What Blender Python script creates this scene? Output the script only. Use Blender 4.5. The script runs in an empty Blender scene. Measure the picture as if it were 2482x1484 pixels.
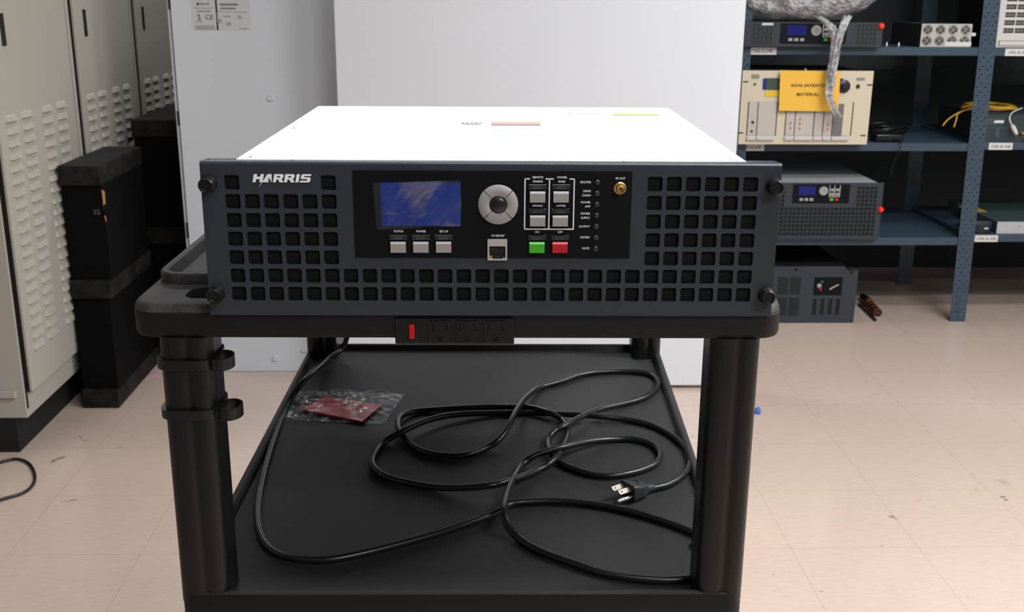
import bpy, bmesh, math, random
from mathutils import Vector, Matrix, noise
random.seed(7)
S = bpy.context.scene
COL = S.collection
PI = math.pi

# ------------------------------------------------------------------ camera
F_PX, PITCH, YAW, ROLL, CAM_H = 2606.8, .2852, .0308, .0067, 1.2627
def cam_axes():
    cp, sp, c, s = math.cos(PITCH), math.sin(PITCH), math.cos(YAW), math.sin(YAW)
    fwd = Vector((s*cp, c*cp, -sp)); r0 = Vector((c, -s, 0)); u0 = r0.cross(fwd)
    cr, sr = math.cos(ROLL), math.sin(ROLL)
    return cr*r0 + sr*u0, -sr*r0 + cr*u0, fwd
RT, UP, FW = cam_axes()
CAM = Vector((0, 0, CAM_H))
cd = bpy.data.cameras.new('camera'); cam = bpy.data.objects.new('camera', cd); COL.objects.link(cam)
cd.sensor_width = 36; cd.lens = 36*F_PX/2482; cd.clip_start = .02; cd.clip_end = 60
M = Matrix((RT, UP, -FW)).transposed().to_4x4(); M.translation = CAM
cam.matrix_world = M
cd.dof.use_dof = True; cd.dof.focus_distance = .93; cd.dof.aperture_fstop = 22
S.camera = cam

# ------------------------------------------------------------------ world and exposure
W = bpy.data.worlds.new('world'); S.world = W; W.use_nodes = True
W.node_tree.nodes['Background'].inputs[0].default_value = (.8, .85, .9, 1)
W.node_tree.nodes['Background'].inputs[1].default_value = .05
vs = S.view_settings; vs.view_transform = 'Standard'; vs.look = 'None'; vs.gamma = 1
vs.use_curve_mapping = False; vs.exposure = 0.33

# ceiling lamps: x, y, watts
LAMPS = [(1.8, 1.15, 60), (.5, .66, 16), (1.3, -.8, 33), (-.7, 4.05, 13), (2.2, 2.3, 25)]  # the one behind the white cabinet is added to brighten the rear doors
CEIL_Z = 2.75

# ------------------------------------------------------------------ helpers
def ray(x, y): return FW + (x-1241)/F_PX*RT - (y-742)/F_PX*UP
def atz(x, y, z=0.): d = ray(x, y); return CAM + d*((z-CAM_H)/d.z)
def aty(x, y, Y): d = ray(x, y); return CAM + d*(Y/d.y)
# frame of the cart and of the unit on it
U0 = Vector((.0099, .8874, 0)); UA = -.016
CU, SU = math.cos(UA), math.sin(UA)
def tl(P): a, b = P.x-U0.x, P.y-U0.y; return Vector((a*CU+b*SU, -a*SU+b*CU, P.z))
def lz(x, y, z): return tl(atz(x, y, z))

MATS = {}
def mat(name, col, rough=.5, metal=0., coat=0., bump=0., bscale=200., var=0., vscale=8., alpha=1., emit=0., spec=.5, ior=1.45, coat_r=.1, trans=0.):
    if name in MATS: return MATS[name]
    m = bpy.data.materials.new(name); m.use_nodes = True; nt = m.node_tree; b = nt.nodes['Principled BSDF']
    c = (*col, 1)
    b.inputs['Base Color'].default_value = c; b.inputs['Roughness'].default_value = rough
    b.inputs['Metallic'].default_value = metal; b.inputs['Coat Weight'].default_value = coat
    b.inputs['Coat Roughness'].default_value = coat_r
    b.inputs['Alpha'].default_value = alpha; b.inputs['IOR'].default_value = ior
    b.inputs['Specular IOR Level'].default_value = spec
    b.inputs['Transmission Weight'].default_value = trans
    tc = nt.nodes.new('ShaderNodeTexCoord')
    if var:
        n = nt.nodes.new('ShaderNodeTexNoise'); n.inputs['Scale'].default_value = vscale; n.inputs['Detail'].default_value = 6
        r = nt.nodes.new('ShaderNodeValToRGB'); r.color_ramp.elements[0].position = .3; r.color_ramp.elements[1].position = .7
        r.color_ramp.elements[0].color = (*[v*(1-var) for v in col], 1); r.color_ramp.elements[1].color = (*[min(1, v*(1+var)) for v in col], 1)
        nt.links.new(tc.outputs['Object'], n.inputs['Vector']); nt.links.new(n.outputs['Fac'], r.inputs['Fac']); nt.links.new(r.outputs['Color'], b.inputs['Base Color'])
    if bump:
        n = nt.nodes.new('ShaderNodeTexNoise'); n.inputs['Scale'].default_value = bscale; n.inputs['Detail'].default_value = 4
        bp = nt.nodes.new('ShaderNodeBump'); bp.inputs['Strength'].default_value = bump; bp.inputs['Distance'].default_value = .001
        nt.links.new(tc.outputs['Object'], n.inputs['Vector']); nt.links.new(n.outputs['Fac'], bp.inputs['Height']); nt.links.new(bp.outputs['Normal'], b.inputs['Normal'])
    if emit:
        b.inputs['Emission Color'].default_value = c; b.inputs['Emission Strength'].default_value = emit
    MATS[name] = m
    return m

def link(name, me, m=None, parent=None, label=None, smooth=False):
    if m is not None and not me.materials:
        for q in (m if isinstance(m, (list, tuple)) else [m]): me.materials.append(q)
    if smooth:
        for p in me.polygons: p.use_smooth = True
        if smooth != 'all': me.set_sharp_from_angle(angle=math.radians(40))
    o = bpy.data.objects.new(name, me); COL.objects.link(o)
    if parent: o.parent = parent
    if label: o['label'] = label
    return o
def obj(name, bm, m, parent=None, label=None, smooth=False):
    bmesh.ops.recalc_face_normals(bm, faces=bm.faces)
    me = bpy.data.meshes.new(name); bm.to_mesh(me); bm.free()
    return link(name, me, m, parent, label, smooth)
def thing(name, label, cat, loc=(0, 0, 0), rot=0., group=None):
    o = bpy.data.objects.new(name, None); COL.objects.link(o); o.location = loc; o.rotation_euler = (0, 0, rot)
    o.empty_display_size = .05
    return tag(o, label, cat, group)
def tag(o, label, cat, group=None):
    o['label'] = label; o['category'] = cat
    if group: o['group'] = group
    return o
def struct(o): o['kind'] = 'structure'; return o
def dup(root, loc, rot=None, label=None, group=None):
    r = root.copy(); COL.objects.link(r); r.location = loc
    if rot is not None: r.rotation_euler = (0, 0, rot)
    if label: r['label'] = label
    if group: r['group'] = group
    for ch in list(root.children):
        c = ch.copy(); COL.objects.link(c); c.parent = r
        for g in list(ch.children):
            d = g.copy(); COL.objects.link(d); d.parent = c
    return r
def B(): return bmesh.new()
def box(bm, x0, x1, y0, y1, z0, z1, bev=0., seg=2):
    vs_ = [bm.verts.new((x, y, z)) for z in (z0, z1) for y in (y0, y1) for x in (x0, x1)]
    fs = [bm.faces.new([vs_[i] for i in f]) for f in ((0, 2, 3, 1), (4, 5, 7, 6), (0, 1, 5, 4), (2, 6, 7, 3), (0, 4, 6, 2), (1, 3, 7, 5))]
    if bev:
        es = list({e for f in fs for e in f.edges})
        bmesh.ops.bevel(bm, geom=es, offset=bev, segments=seg, affect='EDGES', profile=.5)
    return bm
def tube(bm, pts, r, seg=10, caps=True, closed=False):
    pts = [Vector(p) for p in pts]; n = len(pts); rings = []
    prev = None
    for i, p in enumerate(pts):
        a = pts[i-1] if (i > 0 or closed) else p; b = pts[(i+1) % n] if (i < n-1 or closed) else p
        t = (b-a).normalized()
        if prev is None:
            s = t.cross(Vector((0, 0, 1)))
            if s.length < .05: s = t.cross(Vector((1, 0, 0)))
        else: s = prev - t*prev.dot(t)
        s.normalize(); prev = s; w = t.cross(s)
        rr = r[i] if isinstance(r, (list, tuple)) else r
        rings.append([bm.verts.new(p + rr*(math.cos(k*2*PI/seg)*s + math.sin(k*2*PI/seg)*w)) for k in range(seg)])
    for i in range(n if closed else n-1):
        A, C = rings[i], rings[(i+1) % n]
        for k in range(seg): bm.faces.new((A[k], A[(k+1) % seg], C[(k+1) % seg], C[k]))
    if caps and not closed: bm.faces.new(rings[0][::-1]); bm.faces.new(rings[-1])
    return bm
def lathe(bm, prof, c, axis='z', seg=24):
    """prof: list of (radius, height); revolve about an axis through c"""
    rings = []
    for r, h in prof:
        ring = []
        for k in range(seg):
            a = 2*PI*k/seg; u, v = r*math.cos(a), r*math.sin(a)
            p = {'z': (u, v, h), 'y': (u, -h, v), 'x': (h, u, v)}[axis]
            ring.append(bm.verts.new(Vector(c)+Vector(p)))
        rings.append(ring)
    for A, C in zip(rings, rings[1:]):
        for k in range(seg): bm.faces.new((A[k], A[(k+1) % seg], C[(k+1) % seg], C[k]))
    bm.faces.new(rings[0][::-1]); bm.faces.new(rings[-1])
    return bm
def rrect(x0, x1, y0, y1, r, n=5):
    o = []
    for cx, cy, a0 in ((x1-r, y1-r, 0), (x0+r, y1-r, 90), (x0+r, y0+r, 180), (x1-r, y0+r, 270)):
        for k in range(n+1):
            a = math.radians(a0+90*k/n); o.append((cx+r*math.cos(a), cy+r*math.sin(a)))
    return o
def loft(bm, rings, cap0=True, cap1=True):
    vr = [[bm.verts.new(p) for p in r] for r in rings]; n = len(vr[0])
    for A, C in zip(vr, vr[1:]):
        for k in range(n): bm.faces.new((A[k], A[(k+1) % n], C[(k+1) % n], C[k]))
    if cap0: bm.faces.new(vr[0][::-1])
    if cap1: bm.faces.new(vr[-1])
    return bm
def plate_mesh(outlines, depth, y_front, bevel=0., seg=1):
    """closed 2-D outlines in (x, z): filled plate whose front faces -y at y_front"""
    cu = bpy.data.curves.new('plate', 'CURVE'); cu.dimensions = '2D'; cu.fill_mode = 'BOTH'
    cu.extrude = max(depth/2-bevel, 0); cu.bevel_depth = bevel; cu.bevel_resolution = seg; cu.offset = -bevel
    for o in outlines:
        s = cu.splines.new('POLY'); s.points.add(len(o)-1); s.use_cyclic_u = True
        for p, (x, z) in zip(s.points, o): p.co = (x, z, 0, 1)
    return curve_to_mesh(cu, depth, y_front)
def curve_to_mesh(cu, depth, y_front, dx=0, dz=0):
    t = bpy.data.objects.new('tmp', cu); COL.objects.link(t)
    dg = bpy.context.evaluated_depsgraph_get(); dg.update()
    me = bpy.data.meshes.new_from_object(t.evaluated_get(dg)); bpy.data.objects.remove(t); bpy.data.curves.remove(cu)
    me.materials.clear()
    for v in me.vertices: a, b, c = v.co; v.co = (a+dx, y_front+depth/2-c, b+dz)
    return me
def plate(name, outlines, depth, y_front, m, parent=None, bevel=0., label=None, seg=1):
    return link(name, plate_mesh(outlines, depth, y_front, bevel, seg), m, parent, label)
def text_mesh(s, x, z, cap, y, align='CENTER', shear=0., bold=.0, depth=.0003, sx=1., sp=1.):
    cu = bpy.data.curves.new('txt', 'FONT'); cu.body = s; cu.size = cap/.72; cu.align_x = align; cu.shear = shear; cu.space_character = sp
    cu.extrude = depth/2; cu.offset = bold; cu.resolution_u = 2
    me = curve_to_mesh(cu, depth, y-depth)
    for v in me.vertices: v.co.x = v.co.x*sx+x; v.co.z += z-cap/2
    return me
def join(meshes):
    bm = B()
    for me in meshes: bm.from_mesh(me); bpy.data.meshes.remove(me)
    return bm
def cut(o, cutter):
    md = o.modifiers.new('b', 'BOOLEAN'); md.operation = 'DIFFERENCE'; md.object = cutter; md.solver = 'EXACT'
    dg = bpy.context.evaluated_depsgraph_get(); dg.update()
    me = bpy.data.meshes.new_from_object(o.evaluated_get(dg)); o.modifiers.clear(); o.data = me
    bpy.data.objects.remove(cutter)
def spline(pts, n=6, closed=False):
    P = [Vector(p) for p in pts]; out = []; N = len(P)
    rng = range(N) if closed else range(N-1)
    for i in rng:
        p0 = P[(i-1) % N] if (closed or i > 0) else P[0]; p1 = P[i]; p2 = P[(i+1) % N]; p3 = P[(i+2) % N] if (closed or i+2 < N) else P[-1]
        for k in range(n):
            t = k/n
            out.append(.5*((2*p1)+(p2-p0)*t+(2*p0-5*p1+4*p2-p3)*t*t+(3*p1-p0-3*p2+p3)*t**3))
    if not closed: out.append(P[-1])
    return out

# ------------------------------------------------------------------ materials
black_plastic = mat('black_plastic', (.007, .007, .0068), .5, bump=.35, bscale=900, spec=.3)
black_smooth = mat('black_smooth', (.009, .009, .009), .3, spec=.4)
post_plastic = mat('post_plastic', (.0062, .0062, .0058), .36, bump=.1, bscale=500, spec=.4)
shelf_plastic = mat('shelf_plastic', (.018, .018, .018), .46, bump=.8, bscale=1400, var=.2, vscale=500)
tray_plastic = mat('tray_plastic', (.034, .031, .03), .42, bump=.8, bscale=1200, var=.4, vscale=60)
cord_rubber = mat('cord_rubber', (.010, .010, .010), .27)
slate_paint = mat('slate_paint', (.031, .040, .050), .25, bump=.14, bscale=1500)
slate_dark = mat('slate_dark', (.036, .044, .052), .55, spec=.3)
foam = mat('foam', (.0035, .004, .004), .8, bump=1., bscale=1100, spec=.3)
overlay = mat('overlay', (.003, .004, .006), .5, spec=.2)
white_ink = mat('white_ink', (.72, .72, .74), .5)
logo_ink = mat('logo_ink', (.9, .9, .92), .45)
key_grey = mat('key_grey', (.33, .32, .31), .45)
key_green = mat('key_green', (.06, .42, .02), .4)
key_red = mat('key_red', (.5, .008, .02), .4)
led_off = mat('led_off', (.02, .022, .024), .3)
window_dark = mat('window_dark', (.022, .025, .027), .35)
lcd_blue = mat('lcd_blue', (.001, .025, .22), .4, emit=.05, spec=.2)
gold = mat('gold', (.95, .62, .22), .25, 1.)
steel = mat('steel', (.62, .62, .6), .3, 1.)
nickel = mat('nickel', (.36, .31, .27), .5, .3)
case_white = mat('case_white', (.9, .93, .93), .3)
white_enamel = mat('white_enamel', (.66, .695, .74), .4)
board_white = mat('board_white', (.72, .735, .77), .3, coat=1., coat_r=.08)
beige_paint = mat('beige_paint', (.43, .40, .345), .5, bump=.15, bscale=900)
rack_beige = mat('rack_beige', (.62, .54, .40), .5)
module_grey = mat('module_grey', (.50, .46, .41), .45)
gap_black = mat('gap_black', (.006, .006, .006), .7)
wood_black = mat('wood_black', (.011, .0095, .008), .6, bump=.9, bscale=90, var=.85, vscale=26, spec=.25)
board_black = mat('board_black', (.0022, .0022, .0022), .7, bump=.5, bscale=60, spec=.12)
raw_wood = mat('raw_wood', (.45, .2, .07), .7)
shelf_blue = mat('shelf_blue', (.040, .066, .094), .42)
label_paper = mat('label_paper', (.62, .60, .58), .6)
ink = mat('ink', (.01, .01, .01), .6)
sign_orange = mat('sign_orange', (.88, .50, .06), .35, coat=.6)
yellow_tape = mat('yellow_tape', (.75, .5, .02), .5)
red_cap = mat('red_cap', (.85, .03, .01), .4, emit=.15)  # slight glow added to the red, the caps are no lamps
copper = mat('copper_rust', (.17, .05, .018), .5, .6, var=.4, vscale=60, bump=.3)
alu = mat('alu', (.62, .60, .56), .35, .7)
chassis_grey = mat('chassis_grey', (.55, .54, .51), .5)

# ------------------------------------------------------------------ room
XL, XR, YF, YB = -2.6, 3.3, -2.4, 4.95
def floor_mat():
    m = bpy.data.materials.new('vinyl_tiles'); m.use_nodes = True; nt = m.node_tree; b = nt.nodes['Principled BSDF']; N = nt.nodes.new; L = nt.links.new
    tc = N('ShaderNodeTexCoord'); mp = N('ShaderNodeMapping'); T = .3048
    mp.inputs['Location'].default_value = (1.095/T, -2.2608/T, 0); mp.inputs['Scale'].default_value = (1/T, 1/T, 1)
    L(tc.outputs['Object'], mp.inputs['Vector'])
    sp = N('ShaderNodeSeparateXYZ'); L(mp.outputs['Vector'], sp.inputs[0])
    def edge(out):
        f = N('ShaderNodeMath'); f.operation = 'PINGPONG'; f.inputs[1].default_value = .5; L(out, f.inputs[0])
        g = N('ShaderNodeMath'); g.operation = 'LESS_THAN'; g.inputs[1].default_value = .0026; L(f.outputs[0], g.inputs[0]); return g
    ex, ey = edge(sp.outputs[0]), edge(sp.outputs[1])
    mx = N('ShaderNodeMath'); mx.operation = 'MAXIMUM'; L(ex.outputs[0], mx.inputs[0]); L(ey.outputs[0], mx.inputs[1])
    # flecks stretched across each tile
    m2 = N('ShaderNodeMapping'); m2.inputs['Scale'].default_value = (28, 110, 1); L(tc.outputs['Object'], m2.inputs['Vector'])
    n1 = N('ShaderNodeTexNoise'); n1.inputs['Scale'].default_value = 1.; n1.inputs['Detail'].default_value = 5; L(m2.outputs['Vector'], n1.inputs['Vector'])
    r1 = N('ShaderNodeValToRGB'); e = r1.color_ramp.elements; e[0].position = .3; e[0].color = (.58, .445, .36, 1); e[1].position = .58; e[1].color = (.635, .482, .402, 1)
    L(n1.outputs['Fac'], r1.inputs['Fac'])
    n2 = N('ShaderNodeTexNoise'); n2.inputs['Scale'].default_value = 9; n2.inputs['Detail'].default_value = 8; n2.inputs['Roughness'].default_value = .7; L(tc.outputs['Object'], n2.inputs['Vector'])
    r2 = N('ShaderNodeValToRGB'); e = r2.color_ramp.elements; e[0].position = .27; e[0].color = (.55, .55, .55, 1); e[1].position = .36; e[1].color = (1, 1, 1, 1); L(n2.outputs['Fac'], r2.inputs['Fac'])
    mu = N('ShaderNodeMixRGB'); mu.blend_type = 'MULTIPLY'; mu.inputs[0].default_value = 1; L(r1.outputs['Color'], mu.inputs[1]); L(r2.outputs['Color'], mu.inputs[2])
    ms = N('ShaderNodeMixRGB'); ms.inputs[2].default_value = (.45, .335, .26, 1); L(mx.outputs[0], ms.inputs[0]); L(mu.outputs['Color'], ms.inputs[1])
    L(ms.outputs['Color'], b.inputs['Base Color'])
    b.inputs['Roughness'].default_value = .38; b.inputs['Coat Weight'].default_value = .8; b.inputs['Coat Roughness'].default_value = .13
    return m
wall_paint = mat('wall_paint', (.36, .36, .35), .8)
wall_dark = mat('wall_dark', (.028, .036, .036), .8)  # lack of light behind the shelving put into the wall colour
ceil_paint = mat('ceil_paint', (.52, .53, .54), .9)
bm = B(); box(bm, XL, XR, YF, YB, -.06, 0); struct(obj('floor', bm, floor_mat()))
bm = B(); box(bm, XL, XR, YF, YB, CEIL_Z+.06, CEIL_Z+.12); struct(obj('ceiling', bm, ceil_paint))
for nm, a, mm in (('wall_left', (XL-.1, XL, YF, YB), wall_paint), ('wall_right', (XR, XR+.1, YF, YB), wall_paint),
                  ('wall_front', (XL, XR, YF-.1, YF), mat('wall_taupe', (.16, .155, .15), .8)), ('wall_back', (XL, XR, YB, YB+.1), wall_dark)):
    bm = B(); box(bm, *a, -.06, CEIL_Z+.06); struct(obj(nm, bm, mm))

lamp_white = mat('lamp_frame_white', (.8, .8, .8), .5)
diff = mat('lamp_diffuser', (.95, .97, 1.), .5, emit=6)
for i, (x, y, w) in enumerate(LAMPS):
    t = thing('ceiling_light', ['fluorescent ceiling light above the right side of the cart', 'fluorescent ceiling light directly above the front edge of the cart',
              'fluorescent ceiling light behind the viewer on the right', 'added fluorescent ceiling light behind the white cabinet, brightening the rear louvred doors', 'fluorescent ceiling light over the blue shelving'][i], 'ceiling light', (x, y, CEIL_Z), 0, 'ceiling lights')
    bm = B(); box(bm, -.62, .62, -.17, .17, .0, .06); obj('frame', bm, lamp_white, t)
    bm = B(); box(bm, -.58, .58, -.13, .13, -.004, .0); obj('diffuser', bm, diff, t)
    ld = bpy.data.lights.new('lamp', 'AREA'); ld.shape = 'RECTANGLE'; ld.size = 1.16; ld.size_y = .26; ld.energy = w; ld.color = (.94, .975, 1)
    lo = bpy.data.objects.new('lamp_light', ld); COL.objects.link(lo); lo.parent = t; lo.location = (0, 0, -.008)

# ------------------------------------------------------------------ cart
UROT = UA
cart = thing('utility_cart', 'black moulded plastic rolling utility cart carrying the grey rack unit', 'cart', (U0.x, U0.y, 0), UROT)
def taper(p): x, y, z = p; return (x+max(0, x)/.2365*.033*y, y, z)
L0, R0, D0 = -.2905, .2365, .745
def ring(x0, x1, y0, y1, r, z, n=6): return [(x, y, z) for x, y in rrect(x0, x1, y0, y1, r, n)]
# top shelf
tx0, tx1, ty0, ty1 = -.314, .2555, .0035, .748
rg = [ring(tx0+.008, tx1-.008, ty0+.008, ty1-.008, .016, .971), ring(tx0+.001, tx1-.001, ty0+.001, ty1-.001, .022, .9722), ring(tx0, tx1, ty0, ty1, .023, .975), ring(tx0, tx1, ty0, ty1, .023, .9930),
      ring(tx0+.001, tx1-.001, ty0+.001, ty1-.001, .022, .9937), ring(tx0+.0004, tx1-.0004, ty0+.0005, ty1-.0005, .0225, .9945),
      ring(tx0+.001, tx1-.001, ty0+.0025, ty1-.002, .021, .9985), ring(tx0+.0022, tx1-.0022, ty0+.0055, ty1-.004, .020, 1.0008), ring(tx0+.004, tx1-.004, ty0+.010, ty1-.007, .018, 1.0017),
      ring(tx0+.0045, tx1-.0045, .0690, ty1-.0075, .024, 1.002), ring(tx0+.0045, tx1-.0045, .0695, ty1-.0075, .024, 1.0105), ring(tx0+.006, tx1-.006, .0705, ty1-.009, .023, 1.012),
      ring(tx0+.010, tx1-.010, .0745, ty1-.013, .020, 1.0122), ring(tx0+.0115, tx1-.0115, .0755, ty1-.0145, .019, 1.011), ring(tx0+.0145, tx1-.0145, .0785, ty1-.0175, .016, 1.0005), ring(tx0+.024, tx1-.024, .084, ty1-.027, .010, .9988)]
bm = B(); loft(bm, rg); ts = obj('top_shelf', bm, tray_plastic, cart, smooth=True)
bm = B(); loft(bm, [[(x, y, z) for x, y in rrect(-.272, .214, .024, .060, .012, 5)] for z in (.9865, 1.1)]); cut(ts, obj('c', bm, tray_plastic, cart))
for p in ts.data.polygons: p.use_smooth = True
ts.data.set_sharp_from_angle(angle=math.radians(35))
ts.data.materials.append(black_plastic)
for p in ts.data.polygons:
    c = p.center
    if c.z < .9938: p.material_index = 1
# middle and bottom shelves
def lower_shelf(name, z):
    e = .0
    rg = [ring(L0+.006, R0-.006, .006, D0-.006, .012, z-.0345), ring(L0, R0, 0, D0, .016, z-.031), ring(L0, R0, 0, D0, .016, z-.003), ring(L0+.001, R0-.001, .001, D0-.001, .015, z-.0007),
          ring(L0+.003, R0-.003, .0035, D0-.003, .013, z), ring(L0+.0065, R0-.0065, .0075, D0-.0065, .010, z), ring(L0+.0085, R0-.0085, .0095, D0-.0085, .009, z-.0015),
          ring(L0+.012, R0-.012, .013, D0-.012, .008, z-.009), ring(L0+.015, R0-.015, .017, D0-.015, .006, z-.010)]
    bm = B(); loft(bm, [[taper(p) for p in r] for r in rg]); o = obj(name, bm, shelf_plastic, cart, smooth=True)
    o.data.materials.append(black_plastic)
    for p in o.data.polygons:
        if abs(p.normal.z) < .8 : p.material_index = 1
    return o
ZM = .722
lower_shelf('middle_shelf', ZM); lower_shelf('bottom_shelf', .20)
# posts: two lobed flutes
def post(x0, x1, y0, y1, z0, z1):
    def sec():
        out = []
        w = x1-x0; r = .011
        base = rrect(x0, x1, y0, y1, r, 5)
        # subdivide and groove the front and back faces
        pts = []
        n = len(base)
        for i in range(n):
            a, b = Vector(base[i]), Vector(base[(i+1) % n]); d = (b-a).length
            k = max(1, int(d/.0018))
            for j in range(k): pts.append(a.lerp(b, j/k))
        for p in pts:
            y = p.y
            g = .0022*math.exp(-((p.x-(x0+w*.55))/.0035)**2)
            if p.y < y0+.004: y += g
            elif p.y > y1-.004: y -= g
            out.append((p.x, y))
        return out
    s = sec(); bm = B(); loft(bm, [[(x, y, z) for x, y in s] for z in (z0, z1)]); return bm
for (x0, x1, y0, y1) in ((-.2903, -.2445, .0015, .05), (.1925, .2363, .0015, .05), (-.2903, -.2445, .695, .7435), (.215, .2600, .695, .7435)):
    for z0, z1 in ((ZM-.011, .972), (.19, ZM-.033)):
        obj('post', post(x0, x1, y0, y1, z0, z1), post_plastic, cart, smooth=True)
for x, y in ((-.25, .05), (.20, .05), (-.25, .68), (.21, .68)):
    bm = B(); box(bm, x-.02, x+.02, y-.02, y+.02, .11, .167, .003); tube(bm, [(x, y, .167), (x, y, .10)], .008)
    c = obj('caster', bm, steel, cart)
    bm = B(); lathe(bm, [(.02, -.014), (.0505, -.016), (.052, 0), (.0505, .016), (.02, .014)], (x, y+.01, .052), 'x', 28); obj('wheel', bm, black_smooth, c, smooth=True)
# power strip in the front apron
bm = B(); box(bm, -.0838, .0196, .0012, .05, .9672, .9908, .0012); ps = obj('power_strip', bm, black_smooth, cart)
bm = B(); box(bm, -.0714, -.0668, -.0022, .002, .9732, .9852, .0008); obj('switch', bm, mat('switch_red', (.5, .004, .004), .4), ps, 'red rocker switch')
for k in range(3):
    x = -.0450+.024*k; bm = B()
    fr = plate_mesh([rrect(x-.0095, x+.0095, .9692, .9886, .002, 3), rrect(x-.0068, x-.0052, .980, .9865, .0003, 1), rrect(x+.0052, x+.0068, .980, .9865, .0003, 1), rrect(x-.0024, x+.0024, .9705, .9750, .0022, 4)], .0016, -.0002)
    link('outlet', fr, black_smooth, ps)
# cable clips on the front left post
def clip(z, dx, label):
    t = thing('cable_clip', label, 'clip', (U0.x, U0.y, z), UROT, 'cable clips on the post')
    r1 = rrect(-.2945, -.2425, -.0018, .054, .015, 6)
    bm = B(); h = .0042
    inner = rrect(-.2905, -.2445, .0013, .0502, .0125, 6)
    loft(bm, [[(x, y, zz) for x, y in q] for q, zz in ((inner, -h), (r1, -h), (r1, h), (inner, h))], False, False)
    obj('band', bm, black_smooth, t, smooth=True)
    bm = B(); cx, cy, r = -.2385+dx, .014, .0112
    o, i = [], []
    for k in range(25):
        a = math.radians(200-300*k/24-40)
        o.append((cx+r*math.cos(a), cy+r*1.3*math.sin(a))); i.append((cx+(r-.0022)*math.cos(a), cy+(r*1.3-.0022)*math.sin(a)))
    o.insert(0, (-.255, .0006)); i.insert(0, (-.255, .0022-.0030))
    prof = o+i[::-1]
    hh = .0052
    va = [bm.verts.new((x, y, -hh)) for x, y in prof]; vb = [bm.verts.new((x, y, hh)) for x, y in prof]; n = len(prof); m_ = len(o)
    for k in range(n): bm.faces.new((va[k], va[(k+1) % n], vb[(k+1) % n], vb[k]))
    for k in range(m_-1):
        for v in (va, vb): bm.faces.new((v[k], v[k+1], v[n-2-k], v[n-1-k]))
    obj('hook', bm, black_smooth, t, smooth=True)
clip(.9475, 0, 'black cable clip on the left cart post, upper of two, under the top shelf')
clip(.9010, .0045, 'black plastic cable clip on the left cart post, lower of two')

# ------------------------------------------------------------------ main rack unit
PZ = .9938
unit = thing('rack_exciter', 'dark slate rack unit with blue screen and white lid standing on the cart', 'electronic equipment', (U0.x, U0.y, PZ), UROT)
def mm(*a): return [v/1000 for v in a]
holes = []
X0, XS, Z0, ZS = -.2157, .01599, .0190, .01598
def hole(cx, cz, h=.0062, r=.0019): return rrect(cx-h, cx+h, cz-h, cz+h, r, 3)
for j in range(7):
    for i in range(28):
        if j > 1 and 6 <= i <= 21: continue
        if j == 6 and 1 <= i <= 4: continue
        holes.append(hole(X0+XS*i, Z0+ZS*j))
out = [(-.2413, 0), (.2413, 0), (.2413, .1297), (-.2413, .1297)]
fp = plate_mesh([out]+holes, .0025, 0.)
bm = join([fp])
prof = [(.0028*(1-math.cos(math.radians(a))), .1297+.0028*math.sin(math.radians(a))) for a in (0, 18, 36, 54, 72, 90)]+[ (.0165, .1325), (.0165, .1305), (.0025, .1305), (.0025, .1300)]
def extr_x(bm, prof, xa, xb, xa2=None, xb2=None):
    va = [bm.verts.new((xa + (.003 if y > .01 else 0), y, z)) for y, z in prof]; vb = [bm.verts.new((xb-(.003 if y > .01 else 0), y, z)) for y, z in prof]; n = len(prof)
    for k in range(n): bm.faces.new((va[k], va[(k+1) % n], vb[(k+1) % n], vb[k]))
    bm.faces.new(va[::-1]); bm.faces.new(vb)
extr_x(bm, prof, -.2413, .2413)
box(bm, -.2413, -.2393, .0024, .012, .0, .1305); box(bm, .2393, .2413, .0024, .012, 0, .1305)
panel = obj('front_panel', bm, slate_paint, unit)
bm = B(); box(bm, -.226, .226, .0027, .0095, .0103, .1215); obj('foam_filter', bm, foam, unit)
bm = B(); box(bm, -.2139, .2139, .0100, .440, .020, .13285, .0008, 1); obj('case', bm, case_white, unit)
for x, y in ((-.19, .03), (.19, .03), (-.19, .41), (.19, .41)):
    bm = B(); lathe(bm, [(.009, 0), (.0105, .0195)], (x, y+.06 if y < .1 else y, .0042), 'z', 16); obj('foot', bm, black_smooth, unit)
for x in (-.167, .110, -.235):
    bm = B(); lathe(bm, [(.0012, 0), (.0010, .0002)], (x, .0085, .1325), 'z', 10); obj('rivet', bm, gap_black, unit)
for x, y in ((-.203, .0215), (-.203, .22), (.203, .0215), (.203, .22)):
    bm = B(); lathe(bm, [(.002, 0), (.0014, .0006)], (x, y, .13285), 'z', 10); obj('lid_screw', bm, steel, unit)
# black overlay with lettering
ov = plate('display_overlay', [[(-.1155, .0512), (.1168, .0512), (.1168, .1254), (-.1155, .1254)]], .0006, -.0006, overlay, unit)
Y1 = -.0006
tx = []
CAP = .00175
for s, x, z in (('STATUS', -78.5, 74.2), ('POWER', -59.6, 74.2), ('SET-UP', -40.4, 74.2), ('ETHERNET', 5.3, 70.7), ('REMOTE', 38.1, 120.4), ('ENABLE', 38.2, 117.0),
                ('POWER', 58.4, 120.4), ('RAISE', 58.1, 117.0), ('DISABLE', 38.3, 96.6), ('LOWER', 57.8, 96.6), ('ON', 38.1, 74.0), ('OFF', 57.5, 74.0), ('RF OUT', 106.9, 119.8)):
    tx.append(text_mesh(s, x/1000, z/1000, CAP, Y1, sx=.96, bold=.00006))
for s, z in (('EXCITER', 116.5), ('DRIVE', 109.0), ('CHAIN', 105.4), ('POWER', 99.5), ('AMP', 96.0), ('POWER', 89.9), ('SUPPLY', 86.3), ('OUTPUT', 78.9), ('SYSTEM', 69.5), ('MUTE', 60.0)):
    tx.append(text_mesh(s, .0825, z/1000, CAP, Y1, 'RIGHT', sx=.96, bold=.00006))
for me in tx: link('lettering', me, white_ink, unit)
bm = B()
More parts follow.
